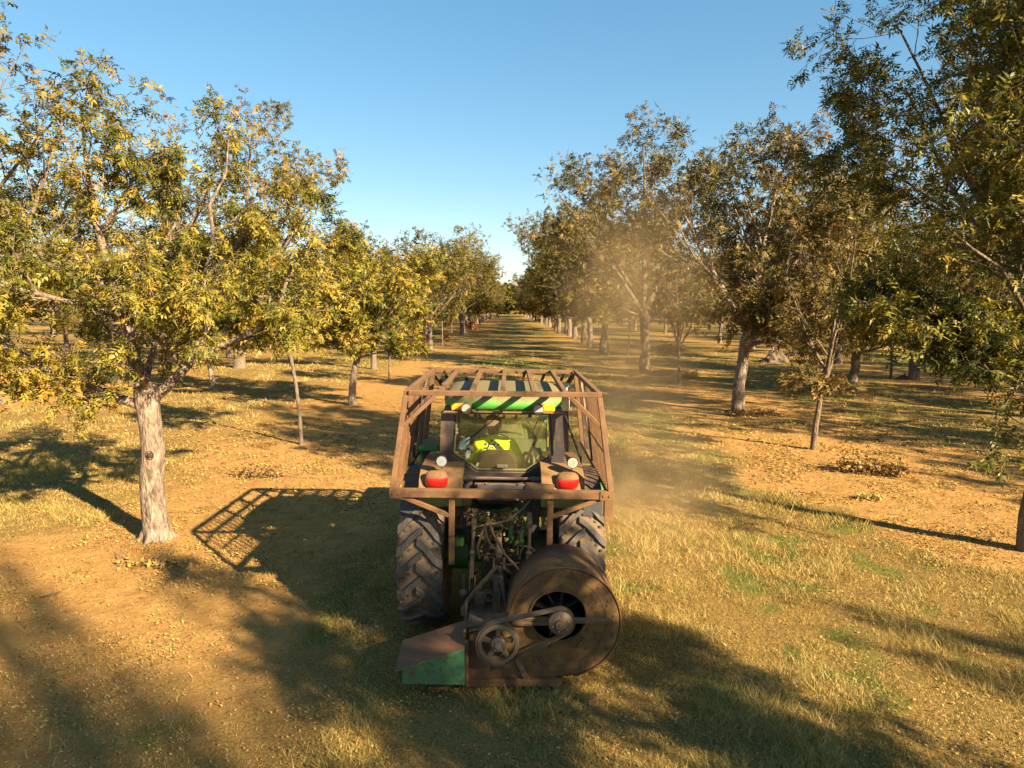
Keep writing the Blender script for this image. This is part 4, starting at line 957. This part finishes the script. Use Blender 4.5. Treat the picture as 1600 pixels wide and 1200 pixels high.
# dead leaves and a stick caught on the hitch
rs = np.random.RandomState(4); k = 330
u = rs.rand(k); P = np.stack([-.36 + .52 * u + rs.randn(k) * .03, -.78 - .24 * rs.rand(k), 1.42 + .10 * rs.rand(k) ** .5 + .04 * np.sin(u * 9)], -1)
low = rs.rand(k) < .35; P[low, 2] -= .45 * rs.rand(low.sum()); P[low, 0] += .1
V, F, tt = leaves_mesh(P, rs.randn(k, 3) + np.array([0, -.6, 0]), leaf_template(1, .012, .036, .018), rs, 1.0, .40 + rs.randn(k) * .35)
dl = np_mesh('caught_leaves', V + np.array([TR.x, TR.y, 0]), F, M['fallen'], tt); tag(dl, 'tangle of dry leaves caught on the hitch behind the tractor cab', 'dry leaves', kind='stuff')
b = MB(); b.tube([(-.36, 6.76, 1.48), (-.25, 6.74, 1.515), (-.117, 6.74, 1.535), (.0, 6.76, 1.56), (.15, 6.84, 1.66), (.22, 6.92, 1.72)], [.009, .010, .011, .010, .008, .005], 7); b.tube([(-.1, 6.74, 1.535), (-.05, 6.7, 1.50), (.02, 6.7, 1.49)], [.006, .005, .003], 5)
st = b.build('broken_branch', M['bark_brown']); tag(st, 'bare broken stick lying across the hitch under the cage bar', 'branch')

# ------------------------------------------------------------------ the driver
def skin_body(name, verts, edges, radii, m, parent, voxel=.009):
    """one continuous surface grown round the joints and bones, remeshed so that limbs run smoothly into each other"""
    b = MB()
    def r2(i): r = radii[i]; return r if isinstance(r, tuple) else (r, r)
    def ball(c, rx, ry, rz):
        vs = []; nu, nv = 16, 8
        for j in range(1, nv):
            t = math.pi * j / nv
            for i in range(nu): p = 2 * math.pi * i / nu; vs.append((c[0] + rx * math.sin(t) * math.cos(p), c[1] + ry * math.sin(t) * math.sin(p), c[2] + rz * math.cos(t)))
        vs += [(c[0], c[1], c[2] + rz), (c[0], c[1], c[2] - rz)]; q = len(vs)
        fs = [((j - 1) * nu + i, j * nu + i, j * nu + (i + 1) % nu, (j - 1) * nu + (i + 1) % nu) for j in range(1, nv - 1) for i in range(nu)]
        fs += [(q - 2, i, (i + 1) % nu) for i in range(nu)] + [(q - 1, (nv - 2) * nu + (i + 1) % nu, (nv - 2) * nu + i) for i in range(nu)]
        b.add(vs, fs)
    for a, c in edges:
        va, vc = Vector(verts[a]), Vector(verts[c]); (ax, ay), (cx_, cy_) = r2(a), r2(c)
        k = max(2, int((vc - va).length / (min(ax, ay, cx_, cy_) * .35)))
        for q in range(k + 1):
            t = q / k; p = va.lerp(vc, t); rx, ry = ax + (cx_ - ax) * t, ay + (cy_ - ay) * t; ball(p, rx, ry, min(rx, ry))
    o = b.build(name, m); rm = o.modifiers.new('remesh', 'REMESH'); rm.mode = 'VOXEL'; rm.voxel_size = voxel; rm.use_smooth_shade = True
    s_ = o.modifiers.new('smooth', 'SMOOTH'); s_.factor = .5; s_.iterations = 3
    bpy.context.view_layer.update()
    dg = bpy.context.evaluated_depsgraph_get(); ev = o.evaluated_get(dg); nm_ = bpy.data.meshes.new_from_object(ev); nm_.name = name
    bpy.data.objects.remove(o); o = bpy.data.objects.new(name, nm_); col.objects.link(o); nm_.materials.clear(); nm_.materials.append(m)
    nm_.polygons.foreach_set('use_smooth', np.ones(len(nm_.polygons), dtype=bool)); o.parent = parent; return o
person = empty('person', TR + Vector((-.075, .09, 1.57)), 'driver in yellow shirt and brown knit cap in the tractor cab seen from behind', 'person')
person.rotation_euler = (0, ROLL, 0)
V_ = []; E_ = []; R_l = []
def jv(p, r, prev=None):
    V_.append(p); R_l.append(r); i = len(V_) - 1
    if prev is not None: E_.append((prev, i))
    return i
pel = jv((0, 0, .08), (.15, .11)); ab = jv((0, -.02, .22), (.14, .10), pel); ch = jv((0, -.0, .38), (.155, .11), ab); up_ = jv((0, .03, .50), (.13, .085), ch); nk = jv((-.01, .05, .585), .055, up_)
hd0 = jv((-.02, .06, .64), (.066, .07), nk); hd1 = jv((-.025, .07, .71), (.082, .095), hd0); hd2 = jv((-.03, .07, .78), (.078, .09), hd1); hd3 = jv((-.03, .065, .83), .045, hd2)
nose = jv((-.03, .175, .715), .012, hd1)
def hand(wr, d, side):
    """palm and five fingers from the wrist, along d, curled downwards"""
    d = Vector(d).normalized(); wv = Vector(V_[wr]); s_ = Vector((1, 0, 0)) if abs(d.x) < .7 else Vector((0, 1, 0)); s_ = (s_ - d * s_.dot(d)).normalized(); dn = Vector((0, 0, -1)); dn = (dn - d * dn.dot(d)).normalized()
    pm = jv(tuple(wv + d * .05), (.036, .018), wr); pe = jv(tuple(wv + d * .085), (.036, .016), pm)
    for k, ln in ((-1.5, .062), (-.5, .075), (.5, .070), (1.5, .055)):
        a = jv(tuple(wv + d * .095 + s_ * k * .019), .0095, pe); c_ = jv(tuple(wv + d * (.095 + ln * .45) + s_ * k * .020 + dn * .012), .009, a); jv(tuple(wv + d * (.095 + ln * .62) + s_ * k * .020 + dn * (.022 + ln * .35)), .0078, c_)
    a = jv(tuple(wv + d * .035 - s_ * side * .035), .011, pm); c_ = jv(tuple(wv + d * .07 - s_ * side * .055 + dn * .012), .010, a); jv(tuple(wv + d * .095 - s_ * side * .05 + dn * .03), .0085, c_)
# left arm to the wheel, right arm down to the side console
sl_ = jv((-.17, .03, .49), .062, up_); el = jv((-.27, .18, .28), .047, sl_); wl_ = jv((-.19, .44, .31), .030, el); hand(wl_, (.25, .9, .05), 1)
sr_ = jv((.17, .03, .49), .062, up_); er = jv((.30, .06, .25), .048, sr_); wr_ = jv((.36, .27, .20), .031, er); hand(wr_, (-.1, .95, -.2), -1)
for s in (-1, 1):
    hp = jv((s * .10, .02, .05), .10, pel); kn_ = jv((s * .15, .46, .10), .068, hp); an = jv((s * .15, .52, -.16), .048, kn_); jv((s * .15, .62, -.19), .038, an)
body = skin_body('body', V_, E_, R_l, M['skin'], person, .006)
sh = [((0, -.005, .12), (.17, .125)), ((0, -.03, .26), (.165, .12)), ((0, -.01, .40), (.185, .125)), ((0, .025, .52), (.15, .10)), ((-.01, .045, .575), (.072, .072)), ((-.185, .03, .495), .082), ((-.235, .12, .38), .078), ((-.265, .17, .30), .073), ((.185, .03, .495), .084), ((.255, .045, .37), .080), ((.30, .06, .27), .076)]
shirt = skin_body('shirt', [a for a, r in sh], [(0, 1), (1, 2), (2, 3), (3, 4), (3, 5), (5, 6), (6, 7), (3, 8), (8, 9), (9, 10)], [r for a, r in sh], M['hivis'], person)
tr_ = [((0, -.0, .07), (.165, .125))]; ed = []
for s in (-1, 1):
    i = len(tr_); tr_ += [((s * .10, .04, .05), .112), ((s * .15, .46, .10), .080), ((s * .15, .52, -.13), .062)]; ed += [(0, i), (i, i + 1), (i + 1, i + 2)]
skin_body('trousers', [a for a, r in tr_], ed, [r for a, r in tr_], M['trouser'], person)
b = MB()
for k, (z, r) in enumerate(((.715, .105), (.735, .108), (.775, .106), (.81, .096), (.84, .072), (.855, .040))): pass
prof = [(.0, .103), (.02, .110), (.035, .112), (.04, .105), (.08, .103), (.115, .088), (.14, .058), (.152, .022), (.154, 0.0)]
b.lathe(prof, (-.03, .062, .705), 'z', 32); b.build('knit_cap', M['knit'], person)
b = MB()
for s in (-1, 1): b.lathe([(-.008, 0), (-.006, .022), (.004, .024), (.01, .012), (.008, 0)], (-.025 + s * .092, .07, .70), 'x', 12)
b.build('ear', M['skin'], person)
b = MB()
for s in (-1, 1): b.cyl((-.03 + s * .032, .148, .735), (-.03 + s * .032, .158, .735), .011, n=10)
b.build('eye', M['lamp_glass'], person)
b = MB(); b.tube([(-.055, .15, .675), (-.03, .162, .672), (-.005, .15, .675)], .006, 6); b.build('mouth', M['hose'], person)
# printed emblem on the back: a small ring, arms with round heads like people holding hands
b = MB()
EC = (-.035, .475)
def ypt(x, z): return -.148 - .0 * abs(x)
def flat_tube(pts, w_):
    b.tube([(EC[0] + x, 0, EC[1] + z) for x, z in pts], w_, 6)
flat_tube([(.020 * math.cos(a), .020 * math.sin(a)) for a in np.linspace(0, 2 * math.pi, 13)], .0055)
for k in range(6):
    a = math.radians(90 + 60 * k); ca, sa = math.cos(a), math.sin(a)
    b.add([(EC[0] + .088 * ca + .015 * math.cos(t_), 0, EC[1] + .088 * sa + .015 * math.sin(t_)) for t_ in np.linspace(0, 2 * math.pi, 14)[:-1]], [tuple(range(13))])
    flat_tube([(.088 * math.cos(a + q * .0) + (.0) + .045 * math.cos(a + math.pi + q) * 1.0 , .088 * math.sin(a) + .045 * math.sin(a + math.pi + q)) for q in np.linspace(-1.15, 1.15, 7)], .0075)
EM = b
me = bpy.data.meshes.new('back_print'); me.from_pydata(EM.v, [], EM.f); me.materials.append(M['navy']); em = bpy.data.objects.new('back_print', me); col.objects.link(em); em.parent = person
# lay the print on the shirt: push every point to the shirt's back surface
from mathutils.bvhtree import BVHTree
sm_ = shirt.data; bv = BVHTree.FromPolygons([v.co.copy() for v in sm_.vertices], [tuple(p.vertices) for p in sm_.polygons])
for v in me.vertices:
    hit = bv.ray_cast(Vector((v.co.x, -1, v.co.z)), Vector((0, 1, 0)))
    v.co.y = (hit[0].y if hit[0] else -.13) - .003 - (0.002 if v.co.y < 0 else 0)
em.parent = person

# ------------------------------------------------------------------ the leaf blower behind the tractor (world coordinates)
BO = (0.1, 6.55, 0.0)
blower = empty('leaf_blower', BO, 'rusty snail shaped orchard blower with belt pulleys and a green chute mounted behind the tractor', 'orchard blower')
def bb(b, name, m, parent=None, **k): return b.build(name, m, parent or blower, off=BO, **k)
CX, CZ, CR = .53, .685, .545
F0, F1 = 6.30, 6.97
# snail outline in XZ: round on top and right, running out flat at the bottom left
out = arc(CX, CZ, CR, 168, -88, 46) + [(.45, .125), (.30, .112), (.15, .10), (.0, .097), (-.14, .094), (-.27, .092), (-.40, .09), (-.40, .25), (-.40, .42), (-.40, .58), (-.03, .665)]
no = len(out)
hole = []
for (x, z) in out:
    a = math.atan2(z - .75, x - .475); hole.append((.475 + .27 * math.cos(a), .75 + .245 * math.sin(a)))
b = MB(); b.ring(out, hole, F0, F0 + .012); face = bb(b, 'front_plate', M['rust_yellow'])
b = MB(); n = no
vs = [(x, F0 - .0, z) for x, z in out] + [(x, F1, z) for x, z in out]
b.add(vs, [(i, i + n, (i + 1) % n + n, (i + 1) % n) for i in range(n)], True); b.add([(x, F1, z) for x, z in out], [tuple(range(n))])
shell = bb(b, 'housing_shell', M['rust'])
s2 = shell.modifiers.new('solid', 'SOLIDIFY'); s2.thickness = .008; s2.offset = 1
b = MB(); rimp = arc(CX, CZ, CR + .006, 168, -80, 46)
b.tube([(x, F0 - .003, z) for x, z in rimp], .008, 6); bb(b, 'rim_bead', M['rust'], face)
b = MB(); sw = arc(.50, .70, .44, 150, -150, 40); b.tube([(x, F0 - .002, z) for x, z in sw], .004, 5); bb(b, 'weld_seam', M['rust'], face)
b = MB(); rb_ = random.Random(3)
for i in range(16):
    a = math.radians(160 - i * 19); b.cyl((CX + .485 * math.cos(a), F0 - .01, CZ + .485 * math.sin(a)), (CX + .485 * math.cos(a), F0, CZ + .485 * math.sin(a)), .010, n=8)
for x, z in ((.75, .42), (.92, .58), (.28, .42), (.6, .22), (.95, .86), (.36, 1.1)): b.cyl((x, F0 - .012, z), (x, F0, z), .009, n=8)
bb(b, 'plate_bolt', M['rust_bar'], face)
b = MB(); b.lathe([(.0, .285), (-.012, .285), (-.012, .265), (.03, .262)], (.475, F0, .75), 'y', 48); bb(b, 'inlet_ring', M['rust_yellow'], face)
# fan inside
b = MB(); b.cyl((.475, F0 + .42, .75), (.475, F0 + .44, .75), .40, n=32)
for i in range(8):
    a = i * math.pi / 4 + .5; d = Vector((math.cos(a), 0, math.sin(a))); c = Vector((.475, F0 + .25, .75)); b.bar(c + d * .09, c + d * .42, .30, .014, upv=(-d.z, 0, d.x))
b.cyl((.475, F0 + .02, .75), (.475, F0 + .42, .75), .045, n=16); b.lathe([(.0, .06), (.08, .10), (.3, .12)], (.475, F0 + .1, .75), 'y', 20)
bb(b, 'fan_rotor', M['void'])
# crossbar carrying the bearing
b = MB(); b.bar((.03, 6.27, .735), (.99, 6.27, .715), .05, .045); b.bar((.03, 6.245, .70), (.42, 6.245, .70), .03, .03); b.cyl((.478, 6.17, .76), (.478, 6.3, .76), .055, n=16); bb(b, 'bearing_bar', M['rust_bar'], bevel=.004)
# pulleys and belt
SP, LP_ = (.485, .775), (-.100, .567); yb = 6.13
b = MB(); b.lathe([(-.045, 0), (-.045, .11), (-.035, .118), (.05, .118), (.05, 0)], (SP[0], yb, SP[1]), 'y', 40); b.cyl((SP[0], yb - .075, SP[1]), (SP[0], yb - .04, SP[1]), .048, n=20); b.cyl((SP[0], yb - .085, SP[1]), (SP[0], yb - .07, SP[1]), .018, n=12)
p1 = bb(b, 'small_pulley', M['pulley'])
b = MB()
for i in range(6):
    a = i * math.pi / 3 + .3; b.cyl((SP[0] + .074 * math.cos(a), yb - .055, SP[1] + .074 * math.sin(a)), (SP[0] + .074 * math.cos(a), yb - .04, SP[1] + .074 * math.sin(a)), .009, n=8)
bb(b, 'bolt', M['chrome'], p1)
b = MB(); b.lathe([(-.045, .155), (-.045, .19), (-.035, .196), (.05, .196), (.05, .155), (-.045, .155)], (LP_[0], yb, LP_[1]), 'y', 56); b.lathe([(-.05, 0), (-.05, .05), (-.04, .072), (.04, .072), (.04, 0)], (LP_[0], yb, LP_[1]), 'y', 32)
for i in range(5):
    a = math.radians(90 + i * 72); d = Vector((math.cos(a), 0, math.sin(a))); c = Vector((LP_[0], yb, LP_[1])); b.bar(c + d * .06, c + d * .165, .042, .035, upv=(0, 1, 0))
p2 = bb(b, 'large_pulley', M['pulley'], bevel=.003)
b = MB()
for i in range(6):
    a = i * math.pi / 3; b.cyl((LP_[0] + .055 * math.cos(a), yb - .055, LP_[1] + .055 * math.sin(a)), (LP_[0] + .055 * math.cos(a), yb - .045, LP_[1] + .055 * math.sin(a)), .007, n=8)
b.cyl((LP_[0], yb - .06, LP_[1]), (LP_[0], yb - .05, LP_[1]), .03, n=16)
bb(b, 'bolt', M['chrome'], p2)
# belt: outer tangents of both circles
r1, r2 = .199, .121; dx, dz = SP[0] - LP_[0], SP[1] - LP_[1]; dd = math.hypot(dx, dz); base = math.atan2(dz, dx); of = math.acos((r1 - r2) / dd)
pts = [(LP_[0] + r1 * math.cos(a), LP_[1] + r1 * math.sin(a)) for a in np.linspace(base + of, base + 2 * math.pi - of, 30)] + [(SP[0] + r2 * math.cos(a), SP[1] + r2 * math.sin(a)) for a in np.linspace(base - of, base + of, 16)]
cxm, czm = (LP_[0] + SP[0]) / 2, (LP_[1] + SP[1]) / 2
ptso = [(x + (x - cxm) * .0 + (nx_ := 0), z) for x, z in pts]
po = [(LP_[0] + (r1 + .014) * math.cos(a), LP_[1] + (r1 + .014) * math.sin(a)) for a in np.linspace(base + of, base + 2 * math.pi - of, 30)] + [(SP[0] + (r2 + .014) * math.cos(a), SP[1] + (r2 + .014) * math.sin(a)) for a in np.linspace(base - of, base + of, 16)]
b = MB(); b.ring(po, pts, yb - .034, yb + .044); bb(b, 'drive_belt', M['belt'])
b = MB(); b.cyl((LP_[0], yb, LP_[1]), (LP_[0], 7.0, LP_[1]), .03, n=14); b.box((LP_[0], 6.42, LP_[1]), (.16, .18, .16)); b.box((LP_[0], 6.45, .50), (.30, .3, .06)); b.cyl((-.1, 6.95, .6), (-.1, 7.25, .7), .05, n=12); bb(b, 'gearbox', M['mech'], bevel=.01)
# base, skirt and foot
b = MB(); b.box((.04, F0 - .035, .10), (.93, .05, .07)); b.box((-.415, 6.45, .33), (.014, .32, .52)); b.box((-.30, F0 - .012, .30), (.24, .012, .40)); bb(b, 'base_skirt', M['rust'], bevel=.004)
b = MB(); b.bar((.05, F0 - .03, .40), (.19, F0 - .05, .09), .05, .02, upv=(0, 1, 0)); bb(b, 'diagonal_brace', M['rust_bar'], bevel=.003)
b = MB(); b.box((.48, F0 + .03, .035), (.075, .10, .14)); bb(b, 'skid_foot', M['rust'], bevel=.006)
b = MB(); b.box((-.24, 6.63, .606), (.34, .52, .012)); b.box((-.24, 6.45, .55), (.02, .3, .1)); bb(b, 'top_plate', M['mech'])
# chute of folded sheet to the left
b = MB()
A = [(-1.073, 6.57, .373), (-.42, 6.60, .578), (-.42, 6.15, .500), (-1.075, 6.09, .315)]
b.add(A + [(x, y, z - .012) for x, y, z in A], [(0, 1, 2, 3), (7, 6, 5, 4), (0, 3, 7, 4), (3, 2, 6, 7), (2, 1, 5, 6), (1, 0, 4, 5)])
G = [(-1.01, 6.14, .318), (-.422, 6.165, .485), (-.422, 6.165, .13), (-1.01, 6.14, .155)]
b.add(G + [(x, y + .01, z) for x, y, z in G], [(3, 2, 1, 0), (4, 5, 6, 7), (0, 4, 7, 3), (3, 7, 6, 2), (1, 2, 6, 5), (0, 1, 5, 4)])
H_ = [(-1.0, 6.55, .36), (-.43, 6.58, .56), (-.43, 6.58, .13), (-1.0, 6.55, .15)]
b.add(H_ + [(x, y - .01, z) for x, y, z in H_], [(0, 1, 2, 3), (7, 6, 5, 4)])
b.add([(-1.0, 6.14, .155), (-.43, 6.17, .13), (-.43, 6.58, .13), (-1.0, 6.55, .15)], [(0, 1, 2, 3)])
bb(b, 'discharge_chute', M['green_chute'])
b = MB(); b.tube([(x, F0 - .01, z) for x, z in ((-.43, .62), (-.43, .12))], .012, 6); b.box((-.40, 6.20, .33), (.03, .02, .46)); bb(b, 'chute_flange', M['rust'], bevel=.002)
# mast
b = MB(); b.bar((-.119, 6.80, 1.06), (-.435, 6.76, .70), .036); b.bar((-.435, 6.76, .71), (-.445, 6.70, .45), .036); b.bar((-.06, 6.80, 1.06), (.08, 6.86, .90), .036); b.bar((-.10, 6.80, 1.06), (-.02, 6.72, .62), .030)
bb(b, 'hitch_mast', M['rust_bar'], bevel=.004)
for x in (-.155, -.05): bb(MB().bar((x, 6.80, 1.02), (x, 6.83, 1.14), .022, .05), 'mast_clevis', M['rust_bar'], bevel=.003)
b = MB(); b.bar((-.15, 6.62, .60), (-.13, 6.66, .98), .05, .02); b.box((-.13, 6.62, 1.0), (.09, .03, .06), Matrix.Rotation(.4, 3, 'Y')); b.bar((-.10, 6.60, .55), (-.10, 6.6, .9), .02)
coil = [(-.20 + .045 * math.cos(a), 6.6, .80 + .05 * math.sin(a) + .004 * a) for a in np.linspace(0, 11, 40)]; b.tube(coil, .008, 6)
bb(b, 'tension_arm', M['mech'], bevel=.003)
for q in ([(.11, 6.92, 1.10), (.13, 6.9, 1.19), (.16, 6.9, 1.235), (.225, 6.9, 1.225), (.26, 6.9, 1.19)], [(.148, 6.33, 1.0), (.146, 6.40, 1.075), (.180, 6.43, 1.15), (.255, 6.43, 1.135), (.285, 6.35, 1.09)]):
    b = MB(); b.tube(q, .010, 8); b.box((q[0][0], q[0][1], q[0][2]), (.03, .03, .02)); b.box((q[-1][0], q[-1][1], q[-1][2]), (.03, .03, .02)); bb(b, 'lifting_handle', M['rust_bar'])
b = MB(); b.bar((.14, 6.296, .93), (.24, 6.296, 1.02), .03, .012); b.bar((.66, 6.29, .44), (.72, 6.285, .53), .03, .012); bb(b, 'bent_tab', M['rust_bar'])
b = MB(); b.box((-.30, 6.75, .75), (.10, .08, .12)); b.lathe([(-.06, .03), (-.03, .05), (.03, .05), (.06, .03)], (-.47, 6.85, .74), 'z', 12); b.bar((-.47, 6.85, .6), (-.47, 6.85, .95), .03); bb(b, 'linkage_pin', M['mech'], bevel=.004)

# ------------------------------------------------------------------ litter that one can pick out: brush piles, earth mounds, sticks
def brush(name, x, y, L, Wd, H, nst, nlf, label, m='fallen', cat='brush pile', seed=1, ang=0.0, tone=.3):
    r = np.random.RandomState(seed); z0 = float(gh(x, y)); root = empty(name, (x, y, z0), label, cat, rz=ang)
    b = MB(); rr = random.Random(seed)
    for i in range(nst):
        p = Vector((rr.uniform(-L, L) * .5, rr.uniform(-Wd, Wd) * .4, rr.uniform(0, .5) * H)); d = Vector((rr.gauss(0, 1), rr.gauss(0, .6), rr.uniform(-.1, .6))).normalized(); ln = rr.uniform(.3, .9) * L * .55; pts = [p]
        for k in range(4): d = (d + Vector((rr.gauss(0, .25), rr.gauss(0, .25), rr.gauss(-.05, .2)))).normalized(); p = p + d * ln / 4; p.z = max(p.z, .01); pts.append(p)
        b.tube(pts, [.012, .010, .008, .006, .003], 5)
    b.build('twigs', M['bark_grey'], root)
    if nlf:
        nlf = int(nlf * 1.7); cl = r.rand(nlf); P = np.stack([(r.rand(nlf) - .5) * L, r.randn(nlf) * Wd * .22, np.abs(r.randn(nlf)) * H * .4 + .02], -1)
        V, F, tt = leaves_mesh(P, r.randn(nlf, 3), leaf_template(1, .02, .055, .028), r, 1.0, tone + r.randn(nlf) * .12)
        np_mesh('dry_foliage', V, F, M[m], np.clip(tt, 0, 1), root)
    return root
brush('brush_pile', 8.1, 14.9, 1.35, .75, .42, 14, 700, 'pile of curled brown leafy branches on bare earth at the right', seed=3, ang=-.45)
brush('brush_pile', 7.0, 12.9, .5, .4, .12, 4, 70, 'small scrap of leafy twigs just in front of the larger brush pile', seed=5, tone=.8)
brush('brush_pile', -5.45, 14.7, 1.0, .6, .42, 16, 160, 'tangle of bare grey twigs with a few brown leaves behind the cage shadow', seed=8, tone=.3)
brush('brush_pile', -5.15, 9.55, 1.1, .4, .07, 9, 80, 'thin fallen branch with yellowing leaves at the foot of the old tree', seed=12, tone=.6)
brush('brush_pile', 8.4, 23.3, 1.7, .9, .25, 10, 350, 'low heap of brown twigs at the foot of the crooked pale trunk', seed=15)
brush('brush_pile', 9.6, 36.5, 1.2, .8, .5, 8, 260, 'leafy heap around the foot of the dusty dark tree', seed=17, tone=.4)
brush('fallen_twig', -6.4, 8.45, .9, .1, .03, 1, 0, 'single bare twig on the sandy earth at the far left', cat='twig', seed=20)
def mound(x, y, r_, h, label, m, seed):
    rs = np.random.RandomState(seed); b = MB(); n, k = 22, 8; vs = [(0, 0, h * .9)]
    for j in range(1, k + 1):
        for i in range(n):
            a = 2 * math.pi * i / n; q = j / k; rr = r_ * q * (1 + .25 * math.sin(2 * a + seed) + .12 * rs.randn()); vs.append((rr * math.cos(a), rr * math.sin(a) * .8, h * (1 - q ** 1.6) * (1 + .35 * rs.randn() * (1 - q)) - .05 * (j == k)))
    fs = [(0, 1 + i, 1 + (i + 1) % n) for i in range(n)] + [(1 + (j - 1) * n + i, 1 + j * n + i, 1 + j * n + (i + 1) % n, 1 + (j - 1) * n + (i + 1) % n) for j in range(1, k) for i in range(n)]
    o = b.add(vs, fs, False).build('earth_mound', m); o.location = (x, y, gz(x, y)); tag(o, label, 'mound'); return o
red = plain('dug_red_earth', (.26, .10, .035), .95, var=.4, scale=6, bumpy=.8)
mound(-7.05, 77, .55, .85, 'knobbly red earth mound between two saplings on the left of the alley', red, 4)
mound(-6.6, 122, 1.1, 1.2, 'larger red earth mound beside the forked trunk on the left of the alley', red, 9)
mound(18.5, 47, 1.0, .9, 'dark earth and root stump heap beneath the bronze trees at the right', M['bark_brown'], 13)
mound(21.2, 36.4, .45, .22, 'small dark clod heap on bare ground near the pale sapling at the right', M['bark_brown'], 17)

# ------------------------------------------------------------------ dust raised by the blower, drifting right of the tractor
def dust(loc, s, dens, seed, label, rz=0.0, ns=2.0, pw=1.5):
    m, n, o = mat('drifting_dust')
    tc = N(n, "ShaderNodeTexCoord"); ln = N(n, "ShaderNodeVectorMath"); ln.operation = 'LENGTH'; n.links.new(tc.outputs['Object'], ln.inputs[0])
    f = math_(n, 'SUBTRACT', 1.0, ln.outputs['Value'], clamp=True); f = math_(n, 'POWER', f, pw)
    no_ = noise(n, ns, 3, .6, tc.outputs['Object'], .6)
    nf = N(n, "ShaderNodeMapRange"); n.links.new(no_.outputs[0], nf.inputs[0]); nf.inputs[1].default_value = .36; nf.inputs[2].default_value = .66; nf.inputs[3].default_value = .12; nf.inputs[4].default_value = 1.6
    d = math_(n, 'MULTIPLY', math_(n, 'MULTIPLY', f, nf.outputs[0]), dens)
    v = N(n, "ShaderNodeVolumePrincipled"); v.inputs['Color'].default_value = (.80, .57, .30, 1); n.links.new(d, v.inputs['Density']); v.inputs['Anisotropy'].default_value = 0.1
    n.links.new(v.outputs[0], o.inputs['Volume'])
    b = MB(); vs = []; nu, nv = 20, 10
    for j in range(nv + 1):
        t = math.pi * j / nv
        for i in range(nu): p = 2 * math.pi * i / nu; vs.append((1.02 * math.sin(t) * math.cos(p), 1.02 * math.sin(t) * math.sin(p), 1.02 * math.cos(t)))
    b.add(vs, [(j * nu + i, (j + 1) * nu + i, (j + 1) * nu + (i + 1) % nu, j * nu + (i + 1) % nu) for j in range(nv) for i in range(nu)])
    ob = b.build('dust_cloud', m); ob.location = loc; ob.scale = s; ob.rotation_euler = (0, 0, rz); tag(ob, label, 'dust', kind='stuff'); return ob
dust((2.1, 11.2, .9), (1.8, 4.6, 1.9), .22, 1, 'thin brown dust rolling over the grass right of the tractor', ns=2.2)
dust((3.25, 18.5, 3.2), (2.4, 5.6, 4.8), .20, 2, 'tall brown dust plume drifting up before the right hand trees', ns=1.8)
